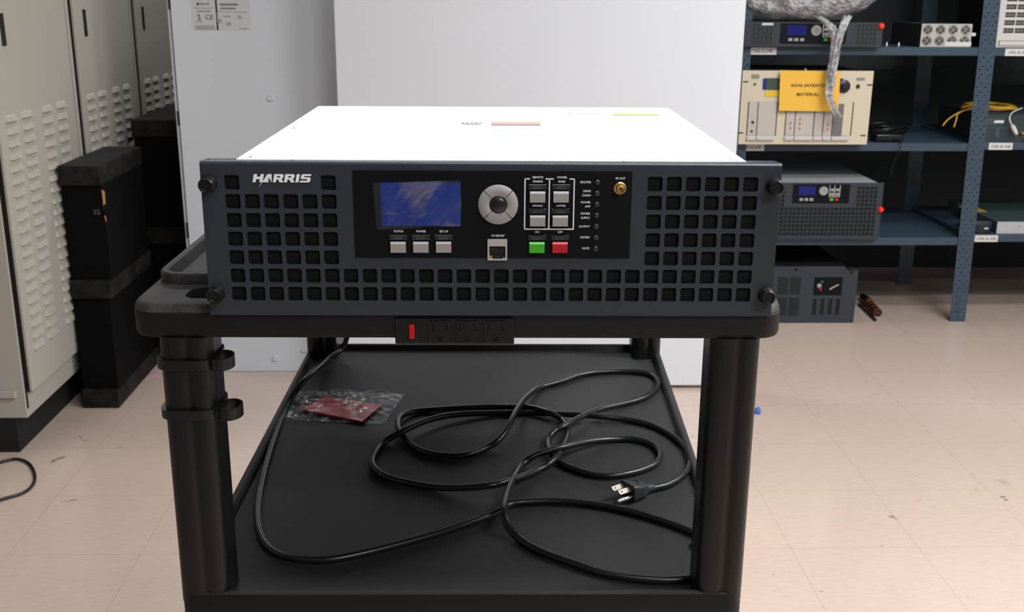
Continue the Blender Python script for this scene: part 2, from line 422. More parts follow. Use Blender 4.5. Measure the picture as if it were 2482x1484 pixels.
for q in ((27, 28.1, 75.9, 119.6), (68, 69.1, 75.9, 119.6), (47.4, 48.5, 75.9, 119.6), (27, 69.1, 75.9, 77.0), (27, 31.6, 118.5, 119.6), (44.7, 51.4, 118.5, 119.6), (64.6, 69.1, 118.5, 119.6)):
    a = [v/1000 for v in q]; box(bm, a[0], a[1], Y1-.0003, Y1, a[2], a[3])
obj('frame_lines', bm, white_ink, unit, 'white printed frame lines on the black overlay')
# logo, letters as slanted outlines (x from 0, height 1)
def logo(parent, x0, z0, h, y, w):
    sl = .38
    def P(pts): return [(x0+(a+b*sl)*w, z0+b*h) for a, b in pts]
    o = []
    o.append(P([(0, 0), (.62, 0), (.62, .38), (1.32, .38), (1.32, 0), (1.94, 0), (1.94, 1), (1.32, 1), (1.32, .68), (.62, .68), (.62, 1), (0, 1)]))
    o.append(P([(1.35, -.72), (1.72, -.1), (2.95, .62), (3.05, .0), (3.72, .0), (3.42, 1), (2.62, 1)]))
    def Rr(a):
        o.append(P([(a, 0), (a+.6, 0), (a+.6, .34), (a+.95, .34), (a+1.3, 0), (a+2.05, 0), (a+1.6, .42), (a+1.85, .6), (a+1.85, .85), (a+1.6, 1), (a, 1)]))
        o.append(P([(a+.6, .58), (a+1.2, .58), (a+1.25, .66), (a+1.2, .76), (a+.6, .76)]))
    Rr(3.95); Rr(6.1)
    o.append(P([(8.3, 0), (8.9, 0), (8.9, 1), (8.3, 1)]))
    o.append(P([(9.15, 0), (10.9, 0), (11.15, .16), (11.15, .48), (10.9, .62), (9.85, .62), (9.85, .78), (11.1, .78), (11.1, 1), (9.4, 1), (9.2, .86), (9.2, .5), (9.4, .4), (10.5, .4), (10.5, .22), (9.15, .22)]))
    return plate_mesh(o, .0004, y-.0004)
link('logo', logo(unit, -.1985, .1152, .0068, 0, .00427), logo_ink, unit, 'white slanted HARRIS logo')
# screen with crinkled film
plate('screen', [rrect(-.0925, -.0262, .0790, .1156, .0004, 1)], .0005, Y1-.0005, lcd_blue, unit)
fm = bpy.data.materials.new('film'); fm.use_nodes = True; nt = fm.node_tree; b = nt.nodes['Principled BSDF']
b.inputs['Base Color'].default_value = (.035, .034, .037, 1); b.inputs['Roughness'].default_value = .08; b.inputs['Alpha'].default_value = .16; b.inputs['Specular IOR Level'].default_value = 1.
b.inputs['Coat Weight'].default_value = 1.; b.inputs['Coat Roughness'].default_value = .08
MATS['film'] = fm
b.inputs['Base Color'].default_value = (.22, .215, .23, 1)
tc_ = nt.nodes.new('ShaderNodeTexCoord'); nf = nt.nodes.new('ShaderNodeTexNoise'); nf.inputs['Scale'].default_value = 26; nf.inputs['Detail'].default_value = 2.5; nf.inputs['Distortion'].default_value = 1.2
rf_ = nt.nodes.new('ShaderNodeValToRGB'); rf_.color_ramp.elements[0].position = .50; rf_.color_ramp.elements[0].color = (.10, .10, .10, 1); rf_.color_ramp.elements[1].position = .62; rf_.color_ramp.elements[1].color = (.38, .38, .38, 1)  # milky patches in the alpha stand in for reflections on the film
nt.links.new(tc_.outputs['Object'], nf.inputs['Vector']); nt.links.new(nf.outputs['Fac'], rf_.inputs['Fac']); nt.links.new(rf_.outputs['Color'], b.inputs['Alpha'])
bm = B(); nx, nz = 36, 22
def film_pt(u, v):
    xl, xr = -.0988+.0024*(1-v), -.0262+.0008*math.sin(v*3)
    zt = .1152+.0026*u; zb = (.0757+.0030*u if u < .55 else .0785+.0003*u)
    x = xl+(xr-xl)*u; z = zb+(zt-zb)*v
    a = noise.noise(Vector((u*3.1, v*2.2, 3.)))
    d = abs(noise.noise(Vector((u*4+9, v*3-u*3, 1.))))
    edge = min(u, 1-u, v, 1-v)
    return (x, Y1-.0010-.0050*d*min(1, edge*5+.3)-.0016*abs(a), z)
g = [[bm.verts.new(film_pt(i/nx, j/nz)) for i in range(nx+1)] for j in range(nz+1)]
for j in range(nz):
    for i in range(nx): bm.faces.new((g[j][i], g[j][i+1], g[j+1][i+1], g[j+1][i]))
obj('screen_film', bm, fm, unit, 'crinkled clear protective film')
# buttons: cap with indicator window above
def btn(x, z, m, lab):
    bm = B(); w, h, d = .0064, .0046, .0030
    yb, yf = Y1, Y1-d
    v = [bm.verts.new(p) for p in ((x-w, yb, z-h), (x+w, yb, z-h), (x+w, yb, z+h), (x-w, yb, z+h), (x-w, yf+.0002, z-h+.0001), (x+w, yf+.0002, z-h+.0001), (x+w, yf, z+h-.0016), (x-w, yf, z+h-.0016), (x-w, yf+.0016, z+h), (x+w, yf+.0016, z+h))]
    for f in ((0, 1, 5, 4), (4, 5, 6, 7), (7, 6, 9, 8), (8, 9, 2, 3), (0, 4, 7, 8, 3), (1, 2, 9, 6, 5)): bm.faces.new([v[i] for i in f])
    o = obj('push_button', bm, m, unit, lab)
    bm = B(); zz = z+.0082
    box(bm, x-.0075, x+.0075, Y1-.0012, Y1, zz-.0022, zz+.0022, .0003, 1); iw = obj('indicator_window', bm, window_dark, o)
    bm = B(); box(bm, x-.0008-.0035, x-.0008+.0045, Y1-.0014, Y1-.0011, zz-.0019, zz+.0012); 
    bmesh.ops.scale(bm, vec=(1, 1, 1), verts=bm.verts)
    me = bpy.data.meshes.new('lens'); bm.to_mesh(me); bm.free()
    iw.data.materials.append(mat('lens_grey', (.045, .05, .053), .35))
    b2 = B(); b2.from_mesh(iw.data); n0 = len(b2.faces); b2.from_mesh(me); b2.faces.ensure_lookup_table()
    for f in b2.faces[n0:]: f.material_index = 1
    b2.to_mesh(iw.data); b2.free(); bpy.data.meshes.remove(me)
for x, z, m, lab in ((-78.9, 60.7, key_grey, None), (-59.8, 60.8, key_grey, None), (-40.6, 60.9, key_grey, None), (38.1, 104.1, key_grey, None), (57.7, 104.2, key_grey, None),
                     (38.4, 83.8, key_grey, None), (57.4, 83.8, key_grey, None), (38.1, 60.9, key_green, 'green ON button'), (57.6, 61.0, key_red, 'red OFF button')):
    btn(x/1000, z/1000, m, lab)
# dial
dx, dz = .0053, .0974
for k in range(4):
    bm = B(); ro, ri = .0167, .0074; a0 = math.radians(45+90*k+1.3); a1 = math.radians(135+90*k-1.3); n = 16
    rows = []
    for j in range(n+1):
        a = a0+(a1-a0)*j/n; c, s = math.cos(a), math.sin(a)
        rows.append([bm.verts.new((dx+r*c, Y1-y, dz+r*s)) for r, y in ((ri, 0), (ri, .0022), (ri+.0006, .0027), (ro-.0022, .0027), (ro, .0012), (ro, 0))])
    for A, C in zip(rows, rows[1:]):
        for q in range(5): bm.faces.new((A[q], A[q+1], C[q+1], C[q]))
    bm.faces.new(rows[0]); bm.faces.new(rows[-1][::-1])
    obj('navigation_key', bm, key_grey, unit, smooth=True)
bm = B(); lathe(bm, [(.0072, 0), (.0072, .0018), (.0060, .0032), (.0035, .0041), (.0006, .0044)], (dx, Y1, dz), 'y', 32); obj('center_button', bm, mat('dial_black', (.012, .013, .014), .28), unit, smooth=True)
# ethernet jack
ex, ez = .0047, .0587
me = plate_mesh([rrect(ex-.0083, ex+.0083, ez-.0091, ez+.0091, .0006, 2), [(ex-.0068, ez-.0070), (ex-.0042, ez-.0070), (ex-.0042, ez-.0078), (ex+.0042, ez-.0078), (ex+.0042, ez-.0070), (ex+.0068, ez-.0070), (ex+.0068, ez+.0032), (ex-.0068, ez+.0032)]], .002, Y1-.0020)
ej = link('ethernet_jack', me, mat('jack_metal', (.55, .53, .49), .35, .35), unit)
bm = B(); box(bm, ex-.0067, ex+.0067, Y1-.0002, Y1+.0001, ez-.0076, ez+.0031); obj('socket', bm, gap_black, ej)
bm = B(); box(bm, ex-.0066, ex-.0045, Y1-.0014, Y1-.0003, ez-.0068, ez-.0052); obj('amber_lamp', bm, mat('amber', (.5, .2, .02), .4), ej)
bm = B(); box(bm, ex-.0027, ex+.0023, Y1-.0014, Y1-.0003, ez-.0074, ez-.0052); box(bm, ex+.0045, ex+.0066, Y1-.0014, Y1-.0003, ez-.0068, ez-.0052); obj('latch_block', bm, led_off, ej)
# rf connector
rx, rz = .1067, .1116
bm = B(); lathe(bm, [(.0052, 0), (.0052, .0016), (.0046, .0022), (.0034, .0022), (.0034, .0060), (.0029, .0068), (.0022, .0066), (.0020, .0030)], (rx, Y1, rz), 'y', 28)
rc = obj('antenna_connector', bm, gold, unit, 'gold coaxial socket', smooth=True)
bm = B(); lathe(bm, [(.0008, 0), (.0008, .0012)], (rx, Y1-.0028, rz), 'y', 10); obj('contact', bm, gap_black, rc)
for k, z in enumerate((116.3, 107.0, 97.7, 88.3, 78.9, 69.3, 59.8)):
    bm = B(); lathe(bm, [(.0026, 0), (.0025, .0008), (.0017, .0016), (.0004, .0020)], (.0877, Y1, z/1000), 'y', 16); obj('status_led', bm, led_off, unit, smooth=True)
for x in (-.2350, .2358):
    for z in (.0190, .1135):
        bm = B(); lathe(bm, [(.0074, 0), (.0074, .0015), (.0066, .0025), (.0066, .0085), (.0056, .0100), (.0046, .0100), (.0040, .0090), (.0005, .0088)], (x, 0, z), 'y', 24)
        o = obj('captive_screw', bm, black_smooth, unit, smooth=True)
        bm = B(); box(bm, x-.0030, x+.0030, -.0092, -.0086, z-.0006, z+.0006); box(bm, x-.0006, x+.0006, -.0092, -.0086, z-.0030, z+.0030); obj('cross_recess', bm, gap_black, o)
# lid stickers
def flat_quad(name, pts, z, m, parent, lab=None, h=.0003):
    bm = B(); a = [bm.verts.new((x, y, z)) for x, y in pts]; b_ = [bm.verts.new((x, y, z+h)) for x, y in pts]; n = len(pts)
    bm.faces.new(a[::-1]); bm.faces.new(b_)
    for k in range(n): bm.faces.new((a[k], a[(k+1) % n], b_[(k+1) % n], b_[k]))
    return obj(name, bm, m, parent, lab)
ZT = .13285
s_or = mat('sticker_orange', (.75, .33, .22), .5); s_yel = mat('sticker_yellow', (.75, .6, .18), .5, var=.3, vscale=300); s_gr = mat('sticker_grey', (.25, .25, .30), .5)
flat_quad('warning_sticker', [(-.0020, .2480), (.0497, .2480), (.0510, .2810), (-.0020, .2800)], ZT, s_or, unit, 'orange and grey lid sticker')
flat_quad('sticker_text', [(-.0020, .2480), (.0497, .2480), (.0502, .2600), (-.0020, .2600)], ZT+.0003, s_gr, unit, 'grey band of the orange sticker')
flat_quad('warning_sticker', [(.1369, .3500), (.1896, .3510), (.1895, .377), (.1362, .376)], ZT, s_yel, unit, 'yellow and grey lid sticker')
flat_quad('sticker_text', [(.1369, .3500), (.1896, .3510), (.1896, .3560), (.1368, .3555)], ZT+.0003, s_gr, unit, 'grey band of the yellow sticker')
bm = B()
for k in range(5): box(bm, -.034+.0048*k, -.034+.0048*k+.0030, .268+.002*(2-abs(k-2)), .275+.002*(2-abs(k-2)), ZT, ZT+.0003)
a = [bm.verts.new((x, y, ZT+.0003)) for x, y in ((-.034, .266), (-.0125, .266), (-.0155, .258), (-.030, .258))]; bm.faces.new(a)
obj('hand_symbol', bm, s_gr, unit, 'printed hand symbol on the lid')
for P in (((.096, .366), (.118, .367), (.129, .3755), (.126, .3765), (.117, .370), (.096, .369)), ((.0850, .3765), (.0862, .3765), (.0905, .356), (.0893, .356)), ((-.044, .2705), (-.040, .2735), (-.0395, .2725), (-.0435, .2695))):
    bm = B(); bm.faces.new([bm.verts.new((x, y, ZT+.0002)) for x, y in P]); obj('printed_stroke', bm, s_gr, unit, 'thin printed stroke on the lid')

# ------------------------------------------------------------------ cord on the middle shelf
ZF = ZM-.010
CR = .0040
px = [(2160,1420),(2000,1448),(1800,1445),(1560,1410),(1330,1335),(1130,1260),(1000,1180),(930,1100),(905,1010),(925,900),(965,800),(1020,710),(1100,650),(1200,615),(1310,590),(1450,560),(1600,545),(1740,545),(1860,580),(1910,640),(1880,700),(1780,745),(1640,775),(1500,775),(1370,740),(1260,690),(1200,620),(1190,550),(1230,490),(1300,455),(1400,400),(1530,350),(1680,315),(1800,280),(1880,225),(1895,175),(1840,125),(1700,108),(1550,110),(1400,130),(1280,170),(1130,215),(1040,280),(985,360),(945,440),(880,540),(790,600),(660,645),(520,650),(380,620),(280,550),(225,470),(240,400),(330,365),(500,350),(700,340),(900,335),(1080,340),(1200,375),(1280,420),(1315,500),(1290,590),(1220,680),(1130,740),(1000,790),(850,835),(650,855),(450,850),(250,815),(120,770),(60,700),(80,630),(140,560),(260,490),(420,420),(600,385),(850,375),(1100,375),(1350,385),(1500,395),(1700,420),(1870,460),(2010,540),(2090,630),(2100,710),(2050,780),(1960,835),(1850,862)]
lift = {13: .009, 14: .009, 12: .006, 15: .004, 26: .004, 27: .002, 29: .009, 28: .006, 30: .007, 31: .003, 43: .013, 44: .012, 42: .009, 45: .006, 57: .004, 58: .006, 60: .003, 61: .004, 62: .004, 51: .003, 52: .003, 73: .008, 74: .007, 75: .004, 9: .010, 8: .013, 10: .006, 7: .006, 64: .005, 65: .009, 66: .004, 78: .004, 79: .004}
body = [tl(atz(880+x/2.65, 860+y/2.65, ZF+CR+.0003+lift.get(i, 0))) for i, (x, y) in enumerate(px)]
head_px = [(700, 972, 0), (672, 1040, 0), (652, 1100, 0), (634, 1170, 0), (624, 1235, 0), (630, 1290, 0), (655, 1330, 0), (705, 1353, 0), (790, 1358, 0), (880, 1342, 0), (1000, 1311, 0), (1100, 1281, 0), (1195, 1247, 0), (1240, 1222, 0), (1300, 1216, 0), (1380, 1217, 0), (1480, 1230, 0), (1580, 1255, 0), (1660, 1283, 0), (1700, 1303, 0)]
head = [tl(atz(x, y, ZF+CR+.0003+d)) for x, y, d in head_px]
up = [tl(aty(x, y, Y)) for x, y, Y in ()]
pre = [Vector((-.205, .700, .960)), Vector((-.214, .712, .90)), Vector((-.228, .700, .80)), Vector((-.243, .655, .742)), Vector((-.2583, .56, ZF+CR+.004))]
pre[2] = tl(aty(838, 828, U0.y+.70)); pre[3] = tl(aty(796, 868, U0.y+.655)); pre[4] = tl(aty(742, 918, U0.y+.545))
pre[1] = pre[2]+Vector((.02, .004, .10)); pre[0] = pre[1]+Vector((.01, 0, .06))
mid = [Vector((.2105, .108, ZF+CR+.0005)), Vector((.2165, .085, ZF+CR+.001)), Vector((.2110, .072, ZF+CR+.0005))]
path = pre+head+mid+body
cord = thing('power_cord', 'long black power cord coiled on the middle shelf of the cart', 'cord', (U0.x, U0.y, 0), UROT)
bm = B(); tube(bm, spline(path, 6), CR, 12); obj('cable', bm, cord_rubber, cord, smooth='all')
# plug
end = body[-1]; tip = tl(atz(1500, 1197, ZF+.012)); dirv = Vector((tip.x-end.x, tip.y-end.y, 0)).normalized(); ang = math.atan2(dirv.y, dirv.x)
plug_m = mat('plug_grey', (.022, .024, .026), .4)
MX = Matrix.Translation(Vector((end.x, end.y, ZF+.0001))) @ Matrix.Rotation(ang, 4, 'Z')
def put(bm): bmesh.ops.transform(bm, matrix=MX, verts=bm.verts); return bm
bm = B()
tube(bm, [(-.002, 0, .005), (.012, 0, .007)], [.0048, .0060], 12)
loft(bm, [[(x, y, z) for y, z in rrect(-w, w, .002, h, .003, 3)] for x, w, h in ((.010, .0065, .0140), (.014, .0095, .0165), (.024, .0110, .0180), (.034, .0120, .0210), (.036, .0120, .0210))])
lathe(bm, [(.0058, 0), (.0058, .0012), (.0045, .0012), (.0045, .0004)], (.023, -.003, .0172), 'z', 20)
pl = obj('plug', put(bm), plug_m, cord, 'dark grey three-prong plug', smooth=True)
for y, z in ((-.0078, .0150), (.0035, .0150)):
    me = plate_mesh([[(.036, z-.003), (.0515, z-.003), (.0525, z), (.0515, z+.003), (.036, z+.003)], rrect(.0470, .0490, z-.001, z+.001, .0009, 3)], .0014, y-.0007)
    b2 = B(); b2.from_mesh(me); bpy.data.meshes.remove(me)
    bmesh.ops.rotate(b2, cent=(.044, y, z), matrix=Matrix.Rotation(math.radians(58), 3, 'X'), verts=b2.verts)
    obj('prong', put(b2), nickel, pl)
bm = B(); tube(bm, [(.036, .0062, .0068), (.054, .0062, .0068), (.0565, .0062, .0068)], [.0025, .0025, .0012], 12); obj('ground_pin', put(bm), mat('pin_bright', (.85, .78, .72), .3, 1.), pl, smooth=True)

# ------------------------------------------------------------------ antistatic bag with a red packet
bag = thing('antistatic_bag', 'silvery antistatic bag with a red packet inside lying on the middle shelf', 'bag', (U0.x, U0.y, 0), UROT)
bc = [lz(691.7, 1017, ZF+.002), lz(930, 1026.5, ZF+.002), lz(981.7, 954, ZF+.002), lz(727, 947, ZF+.002)]
def bil(c, u, v): return (c[0]*(1-u)*(1-v)+c[1]*u*(1-v)+c[2]*u*v+c[3]*(1-u)*v)
film_bag = bpy.data.materials.new('bag_film'); film_bag.use_nodes = True; nt = film_bag.node_tree; b = nt.nodes['Principled BSDF']
b.inputs['Base Color'].default_value = (.58, .61, .67, 1); b.inputs['Roughness'].default_value = .2; b.inputs['Alpha'].default_value = .22; b.inputs['Metallic'].default_value = .5; b.inputs['Specular IOR Level'].default_value = 1.
b.inputs['Coat Weight'].default_value = .8; b.inputs['Coat Roughness'].default_value = .08
nz_ = nt.nodes.new('ShaderNodeTexNoise'); nz_.inputs['Scale'].default_value = 34; nz_.inputs['Distortion'].default_value = 1.8; tc_ = nt.nodes.new('ShaderNodeTexCoord'); bp_ = nt.nodes.new('ShaderNodeBump'); bp_.inputs['Strength'].default_value = .9; bp_.inputs['Distance'].default_value = .010; ra_ = nt.nodes.new('ShaderNodeValToRGB'); ra_.color_ramp.elements[0].position = .46; ra_.color_ramp.elements[0].color = (.07, .07, .07, 1); ra_.color_ramp.elements[1].position = .66; ra_.color_ramp.elements[1].color = (.38, .38, .38, 1); nt.links.new(nz_.outputs['Fac'], ra_.inputs['Fac']); nt.links.new(ra_.outputs['Color'], b.inputs['Alpha'])
nt.links.new(tc_.outputs['Object'], nz_.inputs['Vector']); nt.links.new(nz_.outputs['Fac'], bp_.inputs['Height']); nt.links.new(bp_.outputs['Normal'], b.inputs['Normal'])
def sheet(bm, c, zf, nx=30, ny=24, th=.0004):
    g = [[bm.verts.new(bil(c, i/nx, j/ny)+Vector((0, 0, zf(i/nx, j/ny)))) for i in range(nx+1)] for j in range(ny+1)]
    for j in range(ny):
        for i in range(nx): bm.faces.new((g[j][i], g[j][i+1], g[j+1][i+1], g[j+1][i]))
def puff(u, v):
    e = max(0, min(1, min(u, 1-u)/.16))*max(0, min(1, min(v, 1-v)/.16))
    e = e*e*(3-2*e)
    return e*(.010+.005*noise.noise(Vector((u*5, v*5, 0))))+.0012*noise.noise(Vector((u*9, v*9, 4)))+.003*(1-v)*0+.004*max(0, 1-u*5)*(1-v)
bm = B(); sheet(bm, bc, puff); sheet(bm, bc, lambda u, v: -.0008)
obj('bag_film', bm, film_bag, bag, smooth='all')
red = mat('red_packet', (.85, .012, .03), .35, var=.1, vscale=70)
rc_ = [lz(728, 990, ZF+.006), lz(878, 1020, ZF+.006), lz(925, 979, ZF+.006), lz(790, 960, ZF+.006)]
bm = B(); fz = lambda u, v: .004*math.sin(PI*u)*math.sin(PI*v)+.0007*noise.noise(Vector((u*6, v*6, 2)))-.001
sheet(bm, rc_, fz, 24, 18); sheet(bm, rc_, lambda u, v: -.003, 24, 18); rp = obj('red_packet', bm, red, bag, 'red packet inside the bag', smooth='all')
bm = B()
for r_ in range(3):
    for k in range(9):
        if random.random() < .2: continue
        u0 = .15+.075*k; v0 = .72-.13*r_
        P = [bil(rc_, u_, v_)+Vector((0, 0, fz(u_, v_)+.0006)) for u_, v_ in ((u0, v0), (u0+.055, v0), (u0+.055, v0+.05), (u0, v0+.05))]
        bm.faces.new([bm.verts.new(p) for p in P])
obj('print', bm, mat('dark_print', (.12, .003, .006), .5), rp)

# ------------------------------------------------------------------ beige cabinets at the left
def beige_cabinet(y0, label):
    t = thing('metal_cabinet', label, 'cabinet', (-1.268, y0, 0), 0, 'beige cabinets with louvred doors')
    w = .612
    bm = B(); box(bm, -.62, 0, 0, w-.006, .104, 2.0, .002, 1); obj('body', bm, beige_paint, t)
    bm = B(); box(bm, -.59, -.035, .002, w-.008, 0, .104); obj('plinth', bm, gap_black, t, 'black plinth')
    bm = B(); box(bm, -.006, .0005, .004, .016, .13, 1.98); box(bm, -.006, .0008, w-.022, w-.012, .13, 1.98); obj('door_gap', bm, gap_black, t)
    bm = B(); dy0, dy1 = .014, w-.026
    box(bm, .001, .018, dy0, dy1, .178, 1.96, .002, 1)
    for c in (.104, .209, .352, .463):
        for r in range(20):
            z = .929-.0333*r; lw = .034; x = .018; d = .0078; h = .0165; y = c-.018
            P = [(x, y-lw, z-h*.5), (x, y+lw, z-h*.5), (x, y+lw*.9, z+h*.5), (x, y-lw*.9, z+h*.5), (x+d, y-lw*.86, z-h*.5), (x+d, y+lw*.86, z-h*.5), (x+d*.55, y+lw*.82, z+h*.30), (x+d*.55, y-lw*.82, z+h*.30)]
            v = [bm.verts.new(p) for p in P]
            for f in ((4, 5, 6, 7), (7, 6, 2, 3), (0, 4, 7, 3), (5, 1, 2, 6), (0, 1, 5, 4)): bm.faces.new([v[i] for i in f])
    dr = obj('door', bm, beige_paint, t)
    bm = B(); box(bm, .0006, .0098, dy0-.0012, dy0+.0002, .178, 1.96); obj('gap_shade', bm, gap_black, dr)  # black strip on the door edge paints the shade of the deep gap
    bm = B(); box(bm, .0178, .0183, dy1-.030, dy1-.0275, .18, 1.958); obj('door_seam', bm, mat('seam_brown', (.10, .09, .075), .7), dr)
    bm = B(); box(bm, .0178, .0200, .090, .116, 1.115, 1.198, .0008, 1); obj('handle_slot', bm, gap_black, dr, 'black recessed handle')
    return t
beige_cabinet(2.842, 'tall beige steel cabinet with louvred door, nearest of three along the left side')
beige_cabinet(3.456, 'tall beige steel cabinet with louvred door, middle of three, behind the black crates')
beige_cabinet(4.07, 'tall beige steel cabinet with louvred door, farthest of three, partly behind the white cabinet')
# flange at the foot of the nearest cabinet side
nearest = [o for o in COL.objects if o.name == 'metal_cabinet'][0]
bm = B(); box(bm, -.6, -.022, -.012, .001, .168, .186, .001, 1); obj('side_flange', bm, beige_paint, nearest)

# ------------------------------------------------------------------ black timber crates
def crate(label, x0, x1, y0, y1, z0, z1, beams, extra=None):
    t = thing('wooden_crate', label, 'crate', ((x0+x1)/2, y0, z0), 0, 'black timber crates')
    w = (x1-x0)/2; H = z1-z0; L = y1-y0
    bm = B(); box(bm, -w+.004, w-.0012, .012, L-.01, .002, H-.004); obj('side_board', bm, board_black, t)
    for bz0, bz1 in beams:
        bm = B(); box(bm, -w, w, 0, L, bz0-z0, bz1-z0, .003, 1)
        o = obj('beam', bm, wood_black, t)
        bm = B(); lathe(bm, [(.009, -.002), (.009, .0006)], (0, 0, (bz0+bz1)/2-z0), 'y', 14); obj('bolt_hole', bm, gap_black, o)
    return t
crate('black painted timber crate on the floor, bottom of the stack beside the beige cabinets', -1.2430, -1.1290, 3.175, 3.70, 0, .3555, ((0, .062),))
c2 = crate('black painted timber crate stacked on the lower one beside the beige cabinets', -1.2390, -1.1170, 3.175, 3.585, .356, .762, ((.356, .415), (.703, .762)))
c3 = crate('black painted timber crate standing between the white cabinet and the beige cabinets', -1.188, -1.035, 3.72, 4.5, 0, .835, ((0, .06), (.40, .46), (.775, .835)))
bm = B(); v = [bm.verts.new((.0515, .010, z_)) for z_ in (0,)]; bm.free()
def chip(name, pts, parent_thing, m, lab, nrm='y'):
    bm = B(); bm.faces.new([bm.verts.new(p) for p in pts]); bm.normal_update(); bmesh.ops.solidify(bm, geom=list(bm.faces), thickness=.0015); return obj(name, bm, m, parent_thing, lab)
def local(t, P): return P-t.location
def atx(x, y, X): d = ray(x, y); return CAM + d*(X/d.x)
q = [Vector((-1.1172, y, z)) for y, z in ((3.178, .691), (3.199, .6825), (3.197, .643), (3.1865, .649), (3.179, .642))]
chip('bare_wood_chip', [local(c2, p) for p in q], c2, raw_wood, 'bare orange wood where the paint has chipped')
q = [Vector((-1.1172, y, z)) for y, z in ((3.178, .613), (3.187, .611), (3.190, .592), (3.184, .597))]
chip('bare_wood_chip', [local(c2, p) for p in q], c2, raw_wood, 'small bare wood chip')
me = text_mesh('35', 0, 0, .016, 0); b2 = B(); b2.from_mesh(me); bpy.data.meshes.remove(me)
bmesh.ops.translate(b2, vec=local(c2, aty(234, 514, 3.183)), verts=b2.verts); obj('number_marking', b2, mat('chalk', (.11, .11, .12), .8), c2, 'faint white number 35')

# ------------------------------------------------------------------ white cabinet and white board
wc = thing('white_cabinet', 'tall pale grey-white steel cabinet standing behind the cart on the left', 'cabinet', (-.976, 3.51, 0))
bm = B(); box(bm, 0, .545, .004, .66, 0, 1.46, .002, 1); obj('body', bm, white_enamel, wc)
bm = B(); box(bm, .0125, .545, -.0, .0035, .001, 1.455, .0008, 1); pnl = obj('door', bm, white_enamel, wc)
bm = B(); box(bm, .0102, .0128, -.0006, .0045, .001, 1.455); obj('door_gap', bm, mat('seam_grey', (.12, .12, .13), .7), wc)
bm = B()
for za, zb in ((.84, .886), (.47, .522), (1.2, 1.25)): box(bm, .0065, .0135, -.0014, .004, za, zb, .0006, 1)
obj('hinge', bm, gap_black, wc, 'black hinge slots')
for x, y in ((656, 238), (668, 869), (737, 848)):
    p = aty(x, y, 3.51)-Vector((-.976, 3.51, 0)); bm = B(); lathe(bm, [(.0105, 0), (.0105, .004), (.0080, .0065), (.0070, .0065), (.0065, .005), (.0005, .005)], (p.x, -.0003, p.z), 'y', 20)
    obj('round_plug', bm, white_enamel, pnl, smooth=True)
stick = mat('sticker_clear', (.60, .61, .62), .5); grey_ink = mat('grey_ink', (.22, .22, .22), .6); dark_ink = mat('dark_ink', (.06, .06, .065), .6); pale_ink = mat('pale_ink', (.38, .38, .37), .6)
def on_wc(x, y): p = aty(x, y, 3.51)-Vector((-.976, 3.51, 0)); return p.x, p.z
def sticker(x0, y0, x1, y1, bars, lab, txt=()):
    a = on_wc(x0, y1); b_ = on_wc(x1, y0); bm = B(); box(bm, a[0], b_[0], -.0006, .0005, a[1], b_[1]+.0)
    o = obj('rating_label', bm, stick, pnl, lab)
    for m_, bb in bars:
        bm = B()
        for (u0, v0, u1, v1) in bb: A = on_wc(u0, v1); C = on_wc(u1, v0); box(bm, A[0], C[0], -.0009, -.0005, A[1], C[1])
        obj('print', bm, m_, o)
    for s, x, y, cap, m_ in txt:
        A = on_wc(x, y); link('print', text_mesh(s, A[0], A[1], cap, -.0006, bold=.0002), m_, o)
sticker(468, -30, 523, 73, [(grey_ink, [(470, 19, 516, 20.2), (479, 26, 512, 28.5)]), (pale_ink, [(474, 62, 520, 72)]), (grey_ink, [(479, 34, 484, 41), (481, 42, 486, 50), (475, 52, 491, 54)])],
        'small printed sticker with CE mark', (('\u25CF', 479.5, 9.7, .008, dark_ink), ('BLACK', 497, 9.5, .0065, dark_ink), ('CE', 507, 41.5, .015, dark_ink)))
sticker(526, -30, 603, 73, [(grey_ink, [(533, 8.5, 577, 13.5), (533, 18.5, 571, 22.5)]), (pale_ink, [(528, 27, 560, 29), (527, 30, 529, 55), (566, 28.5, 600, 31), (540, 38, 558, 42), (576, 38, 586, 46), (530, 46, 538, 56), (548, 54, 560, 62), (582, 68, 600, 71.5)])], 'grey printed rating sticker')

wb = thing('white_board', 'large glossy white board standing upright behind the cart', 'board', (.1825, 3.325, 0))
bm = B(); box(bm, -.6155, .6155, 0, .028, .012, 2.0, .002, 1); obj('panel', bm, board_white, wb)
for x in (-.5, .45):
    bm = B(); box(bm, x-.02, x+.02, .030, .16, 0, .03, .002, 1); box(bm, x-.012, x+.012, .029, .045, .0301, 1.2); obj('support_foot', bm, steel, wb)

